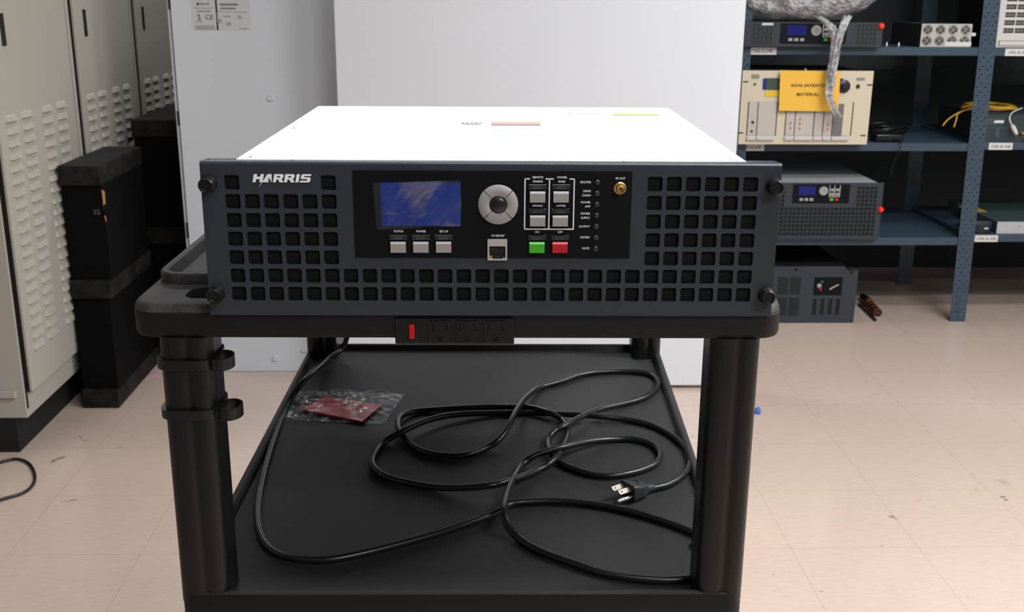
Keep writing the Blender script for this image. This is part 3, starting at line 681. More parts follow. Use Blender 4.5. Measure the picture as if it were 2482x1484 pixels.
# ------------------------------------------------------------------ blue shelving
YS = 4.07
LEAN = .0183
SHZ = [.3435, .7130, 1.0705, 1.62]
def shelving(x0, x1, label, zs, labels):
    t = thing('shelving_unit', label, 'shelving', (x0, YS, 0), 0, 'blue steel shelving')
    W_ = x1-x0; H = 2.0; pw = .031; D = .60
    def pst(x, y, right, front):
        hs = []
        z = .03
        while front and z < 1.5:
            for dz, dx_ in ((0, .010), (.0125, .021)):
                zz = z+dz; cx = x+dx_-LEAN*zz; a = [(cx+.0032*math.cos(k*PI/4), zz+.0030*math.sin(k*PI/4)) for k in range(8)]; hs.append(a)
            z += .032
        xx = x
        me = plate_mesh([[(xx, 0), (xx+pw, 0), (xx+pw-LEAN*H, H), (xx-LEAN*H, H)]]+hs, .0025, y)
        bm = join([me]); s = xx+pw-.0025 if right else xx
        v = [bm.verts.new(p) for p in ((s, y+.0025, 0), (s+.0025, y+.0025, 0), (s+.0025, y+.034, 0), (s, y+.034, 0), (s-LEAN*H, y+.0025, H), (s+.0025-LEAN*H, y+.0025, H), (s+.0025-LEAN*H, y+.034, H), (s-LEAN*H, y+.034, H))]
        for f in ((0, 3, 2, 1), (4, 5, 6, 7), (0, 1, 5, 4), (1, 2, 6, 5), (2, 3, 7, 6), (3, 0, 4, 7)): bm.faces.new([v[i] for i in f])
        obj('post', bm, shelf_blue, t)
    pst(0, 0, False, True); pst(W_-pw, 0, True, True); pst(0, D-.036, False, False); pst(W_-pw, D-.036, True, False)
    for i, z in enumerate(zs):
        dx_ = -LEAN*z
        bm = B(); box(bm, .006+dx_, W_-.006+dx_, .004, D-.006, z-.0305, z, .0015, 1); sh = obj('shelf', bm, shelf_blue, t)
        for (lx, lw, s) in labels.get(i, ()):
            o = plate('shelf_label', [[(lx-x0, z-.0300), (lx-x0+lw, z-.0300), (lx-x0+lw, z-.0035), (lx-x0, z-.0035)]], .0006, .0030, label_paper, sh, label='white label reading '+s)
    return t
A_ = shelving(.9945, 1.9130, 'blue-grey steel shelving unit directly right of the white board', SHZ, {1: [(.9800, .1030, 'CNSL AL D3B')], 2: [(.9970, .1060, 'CNSL AL D4B')]})
B_ = shelving(1.9135, 2.85, 'blue-grey steel shelving unit at the right edge of the view', [.3570, .7190, 1.0705, 1.62], {0: [(1.9420, .0920, 'CNSL AL D5B')], 1: [(1.9500, .0920, 'CNSL AL D6B')], 2: [(1.9650, .0980, 'CNSL AL D7B')]})
# lettering of the shelf labels (sub-sub part avoided: printed into the label mesh)
for u in (A_, B_):
    for sh in u.children:
        for lab in sh.children:
            s = lab['label'].replace('white label reading ', ''); bb = [v.co for v in lab.data.vertices]
            cx = (min(c.x for c in bb)+max(c.x for c in bb))/2; cz = (min(c.z for c in bb)+max(c.z for c in bb))/2
            me = text_mesh(s, cx, cz, .0100, .0030, shear=.1, bold=.00015, sx=.84, sp=1.08)
            b2 = B(); b2.from_mesh(lab.data); n0 = len(b2.faces); b2.from_mesh(me); b2.faces.ensure_lookup_table()
            for f in b2.faces[n0:]: f.material_index = 1
            b2.to_mesh(lab.data); b2.free(); lab.data.materials.append(ink); bpy.data.meshes.remove(me)

# ------------------------------------------------------------------ equipment on the shelves (all share one builder of small controls)
def control_parts(t, ox, oz, kx, kz, golds=False):
    """scaled copy of the control group: ox, oz = centre of the black overlay"""
    def X(v): return ox+v*kx
    def Z(v): return oz+v*kz
    w, h = .107, .0372
    plate('display_overlay', [[(X(-w), Z(-h)), (X(w), Z(-h)), (X(w), Z(h)), (X(-w), Z(h))]], .001, -.001, overlay, t)
    plate('screen', [[(X(-.085), Z(-.006)), (X(-.022), Z(-.006)), (X(-.022), Z(.030)), (X(-.085), Z(.030))]], .001, -.0022, mat('lcd_blue_dim', (.001, .006, .13), .3, emit=.05), t)
    for k in range(3): bm = B(); box(bm, X(-.080+.019*k), X(-.067+.019*k), -.004, -.001, Z(-.027), Z(-.0165)); obj('push_button', bm, key_grey, t)
    bm = B(); lathe(bm, [(.0165*kx, 0), (.0165*kx, .003), (.0075*kx, .003), (.007*kx, .001)], (X(.008), -.001, Z(.012)), 'y', 24); obj('navigation_ring', bm, key_grey, t)
    bm = B()
    for q in ((.030, .0315), (.049, .0505), (.069, .0705)): box(bm, X(q[0]), X(q[1]), -.002, -.001, Z(-.010), Z(.034))
    box(bm, X(.030), X(.0705), -.002, -.001, Z(-.0115), Z(-.010)); obj('frame_lines', bm, white_ink, t)
    for a in (.034, .0535):
        for c in (.011, -.006): bm = B(); box(bm, X(a), X(a+.013), -.004, -.001, Z(c), Z(c+.010)); obj('push_button', bm, key_grey, t)
    bm = B(); box(bm, X(.034), X(.047), -.004, -.001, Z(-.027), Z(-.0165)); obj('push_button', bm, key_green, t, 'green button')
    bm = B(); box(bm, X(.0535), X(.0665), -.004, -.001, Z(-.027), Z(-.0165)); obj('push_button', bm, key_red, t, 'red button')
    if golds:
        for k in range(4): bm = B(); lathe(bm, [(.006, 0), (.006, .004), (.004, .008)], (X(.093), -.001, Z(.026-.0165*k)), 'y', 12); obj('antenna_connector', bm, gold, t, 'gold coaxial socket')
def grille(W_, H, rows, step, skip, z0=.012):
    hs = []; n = int((W_-.04)/step); xs = (W_-(n-1)*step)/2
    for j in range(rows):
        for i in range(n):
            cx, cz = xs+i*step, z0+step*(j+.5); h = step*.39
            if skip(cx, cz, step*.5): continue
            hs.append([(cx-h, cz-h), (cx+h, cz-h), (cx+h, cz+h), (cx-h, cz+h)])
    return hs
# two-unit exciter on the upper shelf
YQ = 4.045
t = thing('rack_exciter', 'slim dark rack unit with gold connectors under the bubble wrap on the upper blue shelf', 'electronic equipment', (.972, YQ, 1.0712))
Wt, Ht = .512, .0885
pm = plate_mesh([[(0, 0), (Wt, 0), (Wt, Ht), (0, Ht)]]+grille(Wt, Ht, 5, .0155, lambda x, z, s: .115 < x+s and x-s < .40, .005), .003, 0)
link('front_panel', pm, slate_dark, t)
bm = B(); box(bm, .02, Wt-.02, .0035, .44, .002, Ht-.001); obj('case', bm, mat('case_dark', (.03, .032, .034), .5), t)
control_parts(t, .255, .047, 1.15, .98, True)
link('logo', logo(None, .062, .0760, .0085, 0, .0037), logo_ink, t, 'white slanted HARRIS logo')
bm = B(); lathe(bm, [(.0105, 0), (.011, .006), (.008, .013), (.001, .015)], (Wt-.008, 0, .0755), 'y', 20); obj('screw_cap', bm, red_cap, t, 'round red screw cap', smooth=True)
# large exciter on the lower shelf
t = thing('rack_exciter', 'tall dark rack unit with full mesh front on the lower blue shelf', 'electronic equipment', (1.066, YQ, .3445))
Wt, Ht = .4826, .2215
pm = plate_mesh([[(0, 0), (Wt, 0), (Wt, Ht), (0, Ht)]]+grille(Wt, Ht, 12, .0163, lambda x, z, s: .118 < x+s and x-s < .366 and z+s > .132, .012), .003, 0)
link('front_panel', pm, slate_dark, t)
bm = B(); box(bm, .02, Wt-.02, .0125, .45, .002, Ht-.001, .003, 2); obj('case', bm, mat('case_grey', (.62, .62, .64), .3, .2), t, 'pale metal case'); bm = B(); box(bm, .012, Wt-.012, .0032, .012, .004, Ht-.004); obj('filter_pad', bm, gap_black, t)
control_parts(t, .242, .1780, 1.03, .99)
bm = B(); lathe(bm, [(.0105, 0), (.011, .006), (.008, .013), (.001, .015)], (Wt-.004, 0, .118), 'y', 20); obj('screw_cap', bm, red_cap, t, 'round red screw cap', smooth=True)
# grey box on the floor
t = thing('amplifier_module', 'grey steel amplifier module standing on the floor under the blue shelving', 'electronic equipment', (1.004, 4.056, 0))
Wt = .4828
hs = []
for (xa, za, zb) in ((.168, .117, .189), (.217, .117, .189), (.168, .030, .105), (.217, .030, .105)):
    for k in range(6): x = xa+k*.0072; hs.append([(x, za), (x+.0040, za), (x+.0040, zb), (x, zb)])
for k in range(4): x = .312+.031*k; hs.append([(x, .034), (x+.016, .034), (x+.016, .100), (x, .100)])
pm = plate_mesh([[(0, 0), (Wt, 0), (Wt, .217), (.440, .217), (.425, .232), (0, .232)]]+hs, .003, 0); link('front_panel', pm, slate_dark, t)
bm = B(); box(bm, .02, .455, .0035, .46, .002, .216); obj('case', bm, gap_black, t)
plate('display_overlay', [[(.311, .115), (.424, .115), (.424, .1885), (.311, .1885)]], .001, -.001, overlay, t)
bm = B(); lathe(bm, [(.009, 0), (.009, .006), (.005, .008)], (.331, -.001, .1545), 'y', 16); obj('knob', bm, nickel, t)
bm = B(); lathe(bm, [(.005, 0), (.004, .003)], (.342, -.001, .170), 'y', 10); obj('indicator_lamp', bm, mat('ind_green', (.02, .25, .05), .4), t, 'green lamp')
bm = B(); lathe(bm, [(.005, 0), (.004, .003)], (.339, -.001, .138), 'y', 10); obj('indicator_lamp', bm, mat('ind_red', (.5, .02, .04), .4), t, 'red lamp')
bm = B(); bm.faces.new([bm.verts.new(p) for p in ((.376, -.0014, .136), (.386, -.0014, .143), (.412, -.0014, .158), (.406, -.0014, .160), (.374, -.0014, .143))]); obj('painted_glare', bm, pale_ink, t)  # pale wedge, glare put on the overlay as colour
for x, z in ((.235, .219), (.456, .209)):
    bm = B(); lathe(bm, [(.006, 0), (.006, .003)], (x, 0, z), 'y', 12); obj('screw', bm, gap_black, t)

# beige modular rack on the middle shelf
t = thing('modular_rack', 'cream coloured modular rack unit behind the orange sign on the blue shelf', 'electronic equipment', (.9715, 4.03, .7140))
Wt, Ht = .489, .2720
pm = plate_mesh([[(0, 0), (Wt, 0), (Wt, Ht), (0, Ht)]], .003, 0); link('front_panel', pm, rack_beige, t)
bm = B(); box(bm, .02, Wt-.02, .0035, .38, .002, Ht-.004); obj('case', bm, mat('case_dark', (.03, .032, .034), .5), t)
kx = Wt/2210.; kz = Ht/1230.
def bx_(x, y, ym=None): return ((x-(153-.0615*(ym or y)))*Wt/2125., (1275-y)*kz)
def beigebox(name, xa, ya, xb, yb, m, d=.002, lab=None):
    ym = 850 if ya >= 560 else (ya+yb)/2; x0_, z1_ = bx_(xa, ya, ym); x1_, z0_ = bx_(xb, yb, ym); bm = B(); box(bm, x0_, x1_, -d, .001, z0_, z1_); return obj(name, bm, m, t, lab)
for xa, xb in ((225, 380), (385, 690), (845, 1000), (1005, 1310), (1318, 1465), (1470, 1615), (1620, 1920)):
    beigebox('plug_in_module', xa, 560, xb, 1125, module_grey if xa != 1620 else rack_beige)
    bm = B(); x0_, z1_ = bx_(xa, 1140, 850); x1_, z0_ = bx_(xb, 1205, 850); box(bm, x0_+.001, x1_-.001, -.010, .001, z0_, z1_, .002, 2); obj('module_handle', bm, mat('handle_grey', (.55, .53, .52), .4), t)
for x in (230, 387, 702, 853, 1005, 1319, 1472, 1620, 1942): beigebox('slot_gap', x-6, 560, x+6, 1125, gap_black, .0026)
beigebox('vent_screen', 1622, 590, 1790, 1125, mat('vent_grey', (.16, .15, .14), .5, bump=.5, bscale=400), .003, 'grey vent screen')
bm = B(); P = rrect(*([bx_(470, 270)[0], bx_(1780, 270)[0]]), (1275-365)*kz, (1275-170)*kz, .006, 4)
link('display_bezel', plate_mesh([P], .001, -.001), mat('bezel_blue', (.01, .03, .2), .4), t, 'blue display bezel')
bm.free()
beigebox('display_window', 530, 175, 900, 360, mat('lcd_green', (.06, .085, .06), .3), .0025)
beigebox('yellow_sticker', 508, 378, 900, 470, yellow_tape, .0025, 'yellow sticker strip')
x_, z_ = bx_(1790, 300); bm = B(); lathe(bm, [(.024, 0), (.024, .004), (.012, .008), (.012, .020), (.010, .022)], (x_, -.001, z_), 'y', 24); obj('knob', bm, mat('knob_navy', (.012, .014, .025), .4), t, smooth=True)
for x, y, r in ((345, 270, .0045), (2022, 300, .008), (312, 905, .006), (295, 1055, .005)):
    x_, z_ = bx_(x, y); bm = B(); lathe(bm, [(r, 0), (r*.8, .003)], (x_, -.002, z_), 'y', 12); obj('indicator', bm, mat('dark_green', (.01, .03, .025), .4), t)
for x, y in ((935, 905), (932, 990), (1095, 840), (1090, 915), (1085, 1000), (1555, 935), (1550, 1010)):
    x_, z_ = bx_(x, y); bm = B(); lathe(bm, [(.0042, 0), (.003, .006)], (x_, -.002, z_), 'y', 10); obj('antenna_connector', bm, mat('brass', (.75, .32, .08), .4, .5), t, 'small brass socket')
beigebox('maker_plate', 290, 110, 415, 175, mat('plate_grey', (.25, .24, .2), .5)); beigebox('maker_plate', 1995, 155, 2130, 200, mat('plate_grey', (.25, .24, .2), .5))
for x, y in ((195, 230), (2215, 275)): beigebox('mounting_slot', x-42, y-9, x+42, y+9, gap_black)
for x, y in ((130, 1083), (2150, 1122)): beigebox('mounting_slot', x-42, y-9, x+42, y+9, gap_black)
# orange sign hung in front of the rack
sg = thing('paper_sign', 'orange sheet reading NON-INVENTORY MATERIAL hung on the cream rack unit', 'sign', (1.1060, 4.012, .8410))
plate('sheet', [[(.006, 0), (.228, -.002), (.224, .145), (0, .147)]], .0012, 0, sign_orange, sg)
link('lettering', join_ := text_mesh('NON-INVENTORY', .1180, .0930, .0108, 0, shear=.15, bold=.0006, sx=1.04, sp=1.22), ink, sg)
link('lettering', text_mesh('MATERIAL', .1085, .0605, .0108, 0, shear=.15, bold=.0006, sx=1.06, sp=1.22), ink, sg)
bm = B(); tube(bm, [(.095, .0005, .146), (.095, .006, .152), (.095, .016, .150)], .002, 8); obj('tape_tab', bm, label_paper, sg)

# silver fan module
t = thing('fan_module', 'silver module with eight round fans on the upper blue shelf', 'electronic equipment', (1.643, 4.082, 1.0712))
Wf, Hf = .190, .0840
cs = [((k+.5)*Wf/4, Hf*(.27 if r == 0 else .74)) for r in range(2) for k in range(4)]
circ = lambda cx, cz, r, n=20: [(cx+r*math.cos(2*PI*k/n), cz+r*math.sin(2*PI*k/n)) for k in range(n)]
link('front_panel', plate_mesh([[(0, 0), (Wf, 0), (Wf, Hf), (0, Hf)]]+[circ(a, c_, .0178) for a, c_ in cs], .002, 0), alu, t)
bm = B(); box(bm, .001, Wf-.001, .010, .30, .001, Hf-.001); obj('case', bm, mat('case_dark', (.03, .032, .034), .5), t)
for a, c_ in cs:
    bm = B(); lathe(bm, [(.006, 0), (.006, .004)], (a, .006, c_), 'y', 14)
    for k in range(7):
        th = 2*PI*k/7; d = Vector((math.cos(th), 0, math.sin(th))); n_ = Vector((-math.sin(th), 0, math.cos(th)))
        c0 = Vector((a, .006, c_)); P = [c0+d*.005-n_*.001, c0+d*.0165-n_*.0022+Vector((0, -.002, 0)), c0+d*.0165+n_*.0035+Vector((0, .002, 0)), c0+d*.005+n_*.001]
        bm.faces.new([bm.verts.new(p) for p in P])
    obj('fan', bm, mat('fan_grey', (.18, .175, .16), .5), t)
    bm = B(); tube(bm, [(a+.0145*math.cos(2*PI*k/16), -.001, c_+.0145*math.sin(2*PI*k/16)) for k in range(16)], .0008, 6, closed=True)
    for k in range(4): th = PI/4+PI/2*k; tube(bm, [(a+.003*math.cos(th), -.001, c_+.003*math.sin(th)), (a+.0195*math.cos(th), -.001, c_+.0195*math.sin(th))], .0007, 6)
    obj('fan_guard', bm, alu, t)
bm = B(); box(bm, .092, .192, -.0025, -.0005, .003, .019); obj('paper_label', bm, label_paper, t, 'white paper strip')
bm = B(); box(bm, .188, .206, -.003, .01, .040, .052, .002, 1); obj('connector', bm, label_paper, t)
for x_ in (1.520, 1.566):
    o = B(); lathe(o, [(.004, 0), (.005, .004), (.0035, .010), (.001, .017)], (0, 0, 0), 'z', 12)
    o = obj('connector_cap', o, alu, smooth=True); o.location = (x_, 4.09, 1.0706)
    tag(o, 'tiny silver connector cap on the upper blue shelf, %s of two' % ('left' if x_ < 1.55 else 'right'), 'connector', 'small connector caps')

# large light chassis at the top right
t = thing('fan_chassis', 'large light grey chassis with rows of dark fan openings at the top right', 'electronic equipment', (1.925, 4.082, 1.0712))
Wc, Hc = .44, .46
hs = []
rows = []
for r in range(9):
    z = .052+.0285*r
    for k in range(9): x = .026+.043*k; hs.append([(x, z), (x+.039, z), (x+.039, z+.0175), (x, z+.0175)]); rows.append((x+.0195, z+.00875))
link('front_panel', plate_mesh([[(0, 0), (Wc, 0), (Wc, Hc), (0, Hc)]]+hs, .004, 0), chassis_grey, t)
bm = B(); box(bm, .002, Wc-.002, .012, .36, .001, Hc-.002); obj('case', bm, gap_black, t)
bm = B()
for x, z in rows:
    for k in range(-1, 2): lathe(bm, [(.0075, 0), (.004, .003)], (x+k*.013-.0, .009, z), 'y', 8)
obj('fan_row', bm, mat('fan_grey', (.18, .175, .16), .5), t)
bm = B(); box(bm, .016, .2, -.004, .001, .007, .023, .001, 1); obj('drawer', bm, chassis_grey, t)
bm = B(); box(bm, .0145, .2, -.0008, .0005, .0055, .0245); obj('drawer_gap', bm, gap_black, t)

# dark receiver and its connectors on the right middle shelf
t = thing('receiver_unit', 'dark rack unit with white logo and gold connectors on the right middle shelf', 'electronic equipment', (1.920, 4.080, .7198))
bm = B(); box(bm, 0, .46, .003, .42, 0, .103, .001, 1); obj('case', bm, slate_dark, t)
bm = B(); box(bm, 0, .46, -.002, .0028, 0, .100); obj('front_panel', bm, mat('panel_teal', (.025, .04, .045), .4), t)
bm = B(); box(bm, .012, .075, -.0035, -.0015, .066, .088); box(bm, .005, .10, -.0035, -.0015, .050, .054); box(bm, .050, .065, -.0035, -.0015, .018, .050); obj('raised_trim', bm, mat('teal_light', (.05, .075, .085), .4), t)
link('logo', logo(None, .040, .071, .0095, -.0035, .0033), logo_ink, t, 'white slanted HARRIS logo')
for x, z in ((.150, .034), (.163, .011)): bm = B(); lathe(bm, [(.007, 0), (.0065, .010), (.004, .016)], (x, -.002, z), 'y', 14); obj('antenna_connector', bm, gold, t, 'gold coaxial socket', smooth=True)
cb = thing('coax_cable', 'white coaxial cable hanging in front of the dark receiver unit', 'cable', (0, 0, 0))
pts = [aty(x, y, Y) for x, y, Y in ((2478, 262, 4.15), (2455, 272, 4.10), (2447, 285, 4.05), (2450, 298, 4.045), (2456, 308, 4.05))]
bm = B(); tube(bm, spline(pts, 5), .0025, 8); obj('cable', bm, mat('cable_white', (.7, .68, .62), .5), cb, smooth='all')
bm = B(); a, b_ = aty(2454, 305, 4.05), aty(2464, 325, 4.055); tube(bm, [a, a.lerp(b_, .5), b_], [.0075, .0085, .0055], 12); obj('connector', bm, mat('cable_white', (.7, .68, .62), .5), cb, smooth=True)

# yellow patch cables
yc = thing('patch_cables', 'bundle of yellow patch cables lying on the dark receiver unit', 'cable', (0, 0, 0))
ymat = mat('cable_yellow', (.62, .38, .015), .5); rmat = mat('cable_salmon', (.55, .18, .12), .5)
for k in range(9):
    cx, cy, z = 2.02+random.uniform(-.015, .015), 4.27+random.uniform(-.03, .03), .8265+.0028*(k % 4)
    pts = [(cx+(.085+random.uniform(-.012, .012))*math.cos(2*PI*j/14), cy+(.10+random.uniform(-.01, .01))*math.sin(2*PI*j/14), z+.010*(.5+.5*noise.noise(Vector((j*.9, k*3., 0))))) for j in range(14)]
    bm = B(); tube(bm, spline(pts, 4, True), .0022, 6, closed=True); obj('cable', bm, ymat if k % 4 else rmat, yc, smooth='all')
for s in (((2330, 262, 4.2), (2368, 252, 4.2), (2400, 250, 4.2)), ((2285, 305, 4.12), (2300, 288, 4.14), (2330, 270, 4.17), (2365, 261, 4.2), (2400, 262, 4.22)), ((2312, 308, 4.12), (2318, 290, 4.14), (2322, 276, 4.15), (2345, 266, 4.17), (2380, 262, 4.2))):
    bm = B(); tube(bm, spline([aty(x, y, Y) for x, y, Y in s], 5), .0028, 6); obj('cable_strand', bm, ymat, yc, smooth='all')
# low flat unit at the right
t = thing('flat_chassis', 'flat steel chassis with pale front on the right lower shelf', 'electronic equipment', (2.029, 4.082, .3578))
bm = B(); box(bm, 0, .46, .004, .46, 0, .047, .001, 1); obj('case', bm, mat('case_green', (.05, .075, .075), .4), t)
bm = B(); box(bm, 0, .46, 0, .0035, 0, .0475); obj('front_panel', bm, mat('front_lilac', (.42, .41, .44), .45), t)
link('print', text_mesh('E-1', .088, .030, .006, 0, shear=.2), ink, t)
bm = B(); box(bm, -.022, .05, .20, .32, .0476, .0486); o = obj('yellow_sheet', bm, mat('sheet_yellow', (.42, .36, .06), .5)); o.location = t.location
tag(o, 'small yellow sheet lying on the flat steel chassis', 'paper')
t = thing('handset', 'dark handset with curved body on the right lower shelf beside the flat chassis', 'device', (1.978, 4.14, .3575))
bm = B(); loft(bm, [[(x, y, z) for x, z in rrect(-w, w, .001, h, .008, 4)] for y, w, h in ((-.055, .020, .030), (-.045, .036, .048), (.0, .040, .054), (.06, .038, .050), (.10, .030, .040))]); obj('body', bm, mat('handset_dark', (.012, .018, .022), .35), t, smooth=True)
bm = B(); box(bm, .002, .018, -.0558, -.054, .018, .024); obj('badge', bm, label_paper, t)

# black coil on the middle shelf and its thin lead
t = thing('cable_coil', 'heap of coiled black cable on the middle blue shelf right of the cream rack', 'cable', (1.615, 4.30, .7135))
for k in range(8):
    R_ = .085-.004*k; z = .009+.0085*(k//2); ph = k*.8
    pts = [((R_+.012*math.sin(3*a+ph))*math.cos(a)+.01*math.sin(ph), (R_*.95)*math.sin(a), z+.006*math.sin(2*a+ph)+.004) for a in [2*PI*j/14 for j in range(14)]]
    bm = B(); tube(bm, spline(pts, 4, True), .0055, 8, closed=True); obj('loop', bm, black_smooth, t, smooth='all')
bm = B(); pts = [aty(x, y, Y)-Vector(t.location) for x, y, Y in ((2165, 322, 4.22), (2172, 338, 4.10), (2183, 348, 4.055), (2180, 365, 4.045), (2170, 385, 4.05), (2163, 405, 4.055), (2160, 425, 4.06))]
tube(bm, spline(pts, 5), .0022, 6); obj('lead', bm, black_smooth, t, smooth='all')
t = thing('cable_box', 'low black adapter box on the middle blue shelf in front of the cable heap', 'adapter', (1.575, 4.135, .7138))
bm = B(); box(bm, -.055, .055, -.03, .04, 0, .030, .008, 3); obj('housing', bm, black_smooth, t, smooth=True)
bm = B(); lathe(bm, [(.010, -.001), (.010, .0015)], (.0, -.03, .015), 'y', 14); obj('socket', bm, gap_black, t)

# ------------------------------------------------------------------ bubble wrap bundle on the upper shelf
wrapm = bpy.data.materials.new('bubble_wrap'); wrapm.use_nodes = True; nt = wrapm.node_tree; b = nt.nodes['Principled BSDF']
b.inputs['Base Color'].default_value = (.50, .51, .53, 1); b.inputs['Roughness'].default_value = .2; b.inputs['Alpha'].default_value = .72; b.inputs['Subsurface Weight'].default_value = 0; b.inputs['Coat Weight'].default_value = .7
tc_ = nt.nodes.new('ShaderNodeTexCoord'); vo = nt.nodes.new('ShaderNodeTexVoronoi'); vo.inputs['Scale'].default_value = 85; nz_ = nt.nodes.new('ShaderNodeTexNoise'); nz_.inputs['Scale'].default_value = 22; nz_.inputs['Detail'].default_value = 3; nz_.inputs['Distortion'].default_value = .4
bp_ = nt.nodes.new('ShaderNodeBump'); bp_.inputs['Strength'].default_value = .9; bp_.inputs['Distance'].default_value = .006; bp_.invert = True
bp2 = nt.nodes.new('ShaderNodeBump'); bp2.inputs['Strength'].default_value = 1.; bp2.inputs['Distance'].default_value = .03
for a, c_ in ((tc_.outputs['Object'], vo.inputs['Vector']), (tc_.outputs['Object'], nz_.inputs['Vector']), (vo.outputs['Distance'], bp_.inputs['Height']), (nz_.outputs['Fac'], bp2.inputs['Height']), (bp2.outputs['Normal'], bp_.inputs['Normal']), (bp_.outputs['Normal'], b.inputs['Normal'])): nt.links.new(a, c_)
rmp = nt.nodes.new('ShaderNodeValToRGB'); rmp.color_ramp.elements[0].position = .35; rmp.color_ramp.elements[0].color = (.34, .345, .35, 1); rmp.color_ramp.elements[1].position = .6; rmp.color_ramp.elements[1].color = (.72, .72, .73, 1)
nt.links.new(nz_.outputs['Fac'], rmp.inputs['Fac']); nt.links.new(rmp.outputs['Color'], b.inputs['Base Color'])
t = thing('bubble_wrap_bundle', 'crumpled bubble wrap bundle with a dangling strip resting on the slim rack unit', 'packaging', (1.225, 4.22, 1.1625))
bm = B(); bmesh.ops.create_icosphere(bm, subdivisions=6, radius=1.)
for v in bm.verts:
    p = v.co.copy(); q = Vector([math.copysign(abs(c)**.55, c) for c in p]); q = Vector((q.x*.268, q.y*.235, q.z*.145))
    nn = noise.noise(q*9)*.020+noise.noise(q*22+Vector((3, 1, 2)))*.011+noise.noise(q*55)*.004
    q += p.normalized()*nn; q.z += .148
    if q.x > .15: q.z += (q.x-.15)*.35
    q.z = max(q.z, .0012+.004*abs(noise.noise(q*40)))
    v.co = q
obj('wrap', bm, wrapm, t, smooth='all')
loc = Vector(t.location)
def ribbon(pts, ws, ph):
    P = spline(pts, 6); bm = B(); n = len(P); rows = []
    for i, p in enumerate(P):
        f = i/(n-1); w = ws[0]+(ws[1]-ws[0])*f
        rows.append([bm.verts.new(p+Vector((w*(k/6-.5), .006*math.sin(k*1.6+ph+f*5), .003*math.sin(k*2.+f*9)))) for k in range(7)])
    for A, C in zip(rows, rows[1:]):
        for k in range(6): bm.faces.new((A[k], A[k+1], C[k+1], C[k]))
    bm.normal_update(); bmesh.ops.solidify(bm, geom=list(bm.faces), thickness=.0012); return bm
YT = 3.975
S1 = [aty(x, y, Y)-loc for x, y, Y in ((1985, 40, 3.985), (2010, 62, YT), (2025, 90, YT), (2024, 130, YT), (2016, 170, YT), (2012, 205, YT), (2010, 235, YT), (2020, 262, YT), (2032, 285, YT))]
S2 = [aty(x, y, Y)-loc for x, y, Y in ((2055, 38, 3.985), (2042, 70, YT-.01), (2033, 100, YT-.01), (2026, 140, YT-.01), (2020, 175, YT-.01), (2016, 210, YT-.01))]
obj('dangling_strip', ribbon(S1, (.034, .030), 0), wrapm, t, smooth='all'); obj('dangling_strip', ribbon(S2, (.030, .022), 2), wrapm, t, smooth='all')

# ------------------------------------------------------------------ small things on the floor
t = thing('pipe_fitting', 'rusty brown pipe fitting lying on the floor beside the grey amplifier module', 'pipe', (0, 0, 0))
a, b_ = Vector((1.552, 3.99, .0205)), Vector((1.500, 4.25, .0205)); a = atz(2128, 758, .0175)
d = (atz(2088, 716, .0175)-a).normalized()
bm = B(); P = [a, a+d*.012, a+d*.0125, a+d*.13, a+d*.131, a+d*.15]; tube(bm, P, [.0175, .0175, .0160, .0160, .0180, .0180], 22); o = obj('pipe', bm, copper, t, smooth=True)
bm = B(); tube(bm, [a-d*.0008, a+d*.006], .0135, 20); obj('bore', bm, gap_black, o)
bm = B(); tube(bm, [a-d*.002, a+d*.004], .004, 10); obj('center_pin', bm, mat('brass_dull', (.2, .13, .05), .4, .6), o)
bm = B(); tube(bm, [a+d*.151, a+d*.24], [.020, .014], 16); obj('collar', bm, black_smooth, t, smooth=True)
a2, b2_ = atz(2122, 776, .006), atz(2082, 738, .006); bm = B(); tube(bm, [a2, b2_], .006, 10); o = obj('black_rod', bm, black_smooth, smooth=True); tag(o, 'thin black rod on the floor in front of the rusty pipe fitting', 'rod')
lp = spline([atz(x, y, .0045) for x, y in ((-140, 1150), (-60, 1135), (0, 1121), (40, 1113), (70, 1124), (84, 1150), (80, 1175), (55, 1195), (0, 1212), (-80, 1235))], 6)
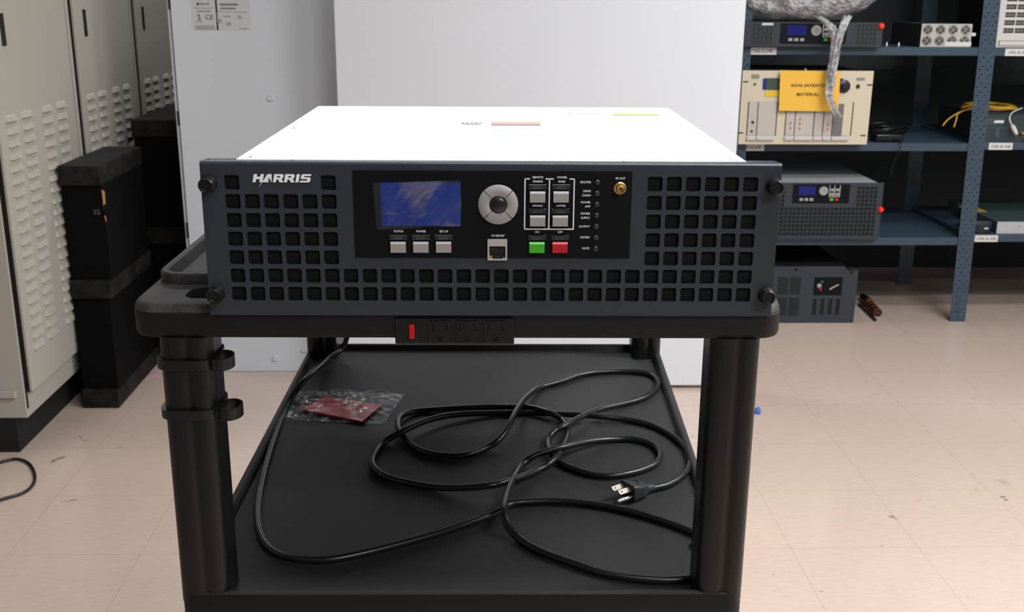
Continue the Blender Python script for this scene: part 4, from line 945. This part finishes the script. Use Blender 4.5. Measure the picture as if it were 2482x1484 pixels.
bm = B(); tube(bm, lp, .0042, 10); o = obj('floor_cable', bm, cord_rubber, smooth='all'); tag(o, 'loop of black cable on the floor at the left edge', 'cable')
p = atz(375, 910); bm = B(); vs_ = [bm.verts.new(p+Vector(q)) for q in ((-.02, -.008, .001), (.012, -.012, .001), (.022, .006, .010), (-.004, .014, .004))]; bm.faces.new(vs_); bm.normal_update(); bmesh.ops.solidify(bm, geom=list(bm.faces), thickness=.0006)
o = obj('paper_scrap', bm, mat('paper_pink', (.62, .30, .45), .6)); tag(o, 'pink paper scrap on the floor behind the left cart post', 'paper')
p = atz(1836, 1003); bm = B(); lathe(bm, [(.010, 0), (.010, .012), (.006, .020)], p, 'z', 14); o = obj('bottle_cap', bm, mat('cap_blue', (.05, .16, .45), .4)); tag(o, 'small blue cap on the floor beside the right cart post', 'cap')
# scuff marks belong to the floor
floor = bpy.data.objects['floor']
scuff = mat('scuff', (.16, .13, .12), .6); bm = B()
def mark(x, y, l, w, an):
    c = atz(x, y, .0004); d = Vector((math.cos(an), math.sin(an), 0)); n_ = Vector((-d.y, d.x, 0))
    bm.faces.new([bm.verts.new(c+d*s_*l+n_*q_*w) for s_, q_ in ((-1, 0), (-.3, -1), (.6, -.7), (1, .2), (.2, 1))])
for m_ in ((140, 1113, .022, .004, .6), (128, 1120, .012, .004, 1.2), (150, 1108, .014, .002, .2), (195, 1060, .012, .003, -.5), (205, 1068, .008, .003, .3), (180, 1212, .012, .0016, .1), (165, 1215, .015, .0012, .2), (186, 1022, .008, .0016, 0), (2160, 1252, .010, .003, 0), (2168, 1256, .012, .0015, -.6), (2220, 1153, .008, .0012, .3), (2430, 1205, .010, .005, 0), (2438, 1212, .010, .003, .4), (2366, 1189, .006, .0016, 0), (2137, 1324, .006, .0016, 0), (1850, 1091, .010, .0012, -.1), (1875, 1393, .004, .001, 0), (1992, 1434, .004, .002, 0), (2197, 803, .008, .004, 0), (2358, 966, .012, .002, .3), (320, 1060, .007, .0016, .3), (190, 1085, .014, .001, 0), (288, 1085, .012, .001, 0)): mark(*m_)
o = obj('scuff_marks', bm, scuff, floor)
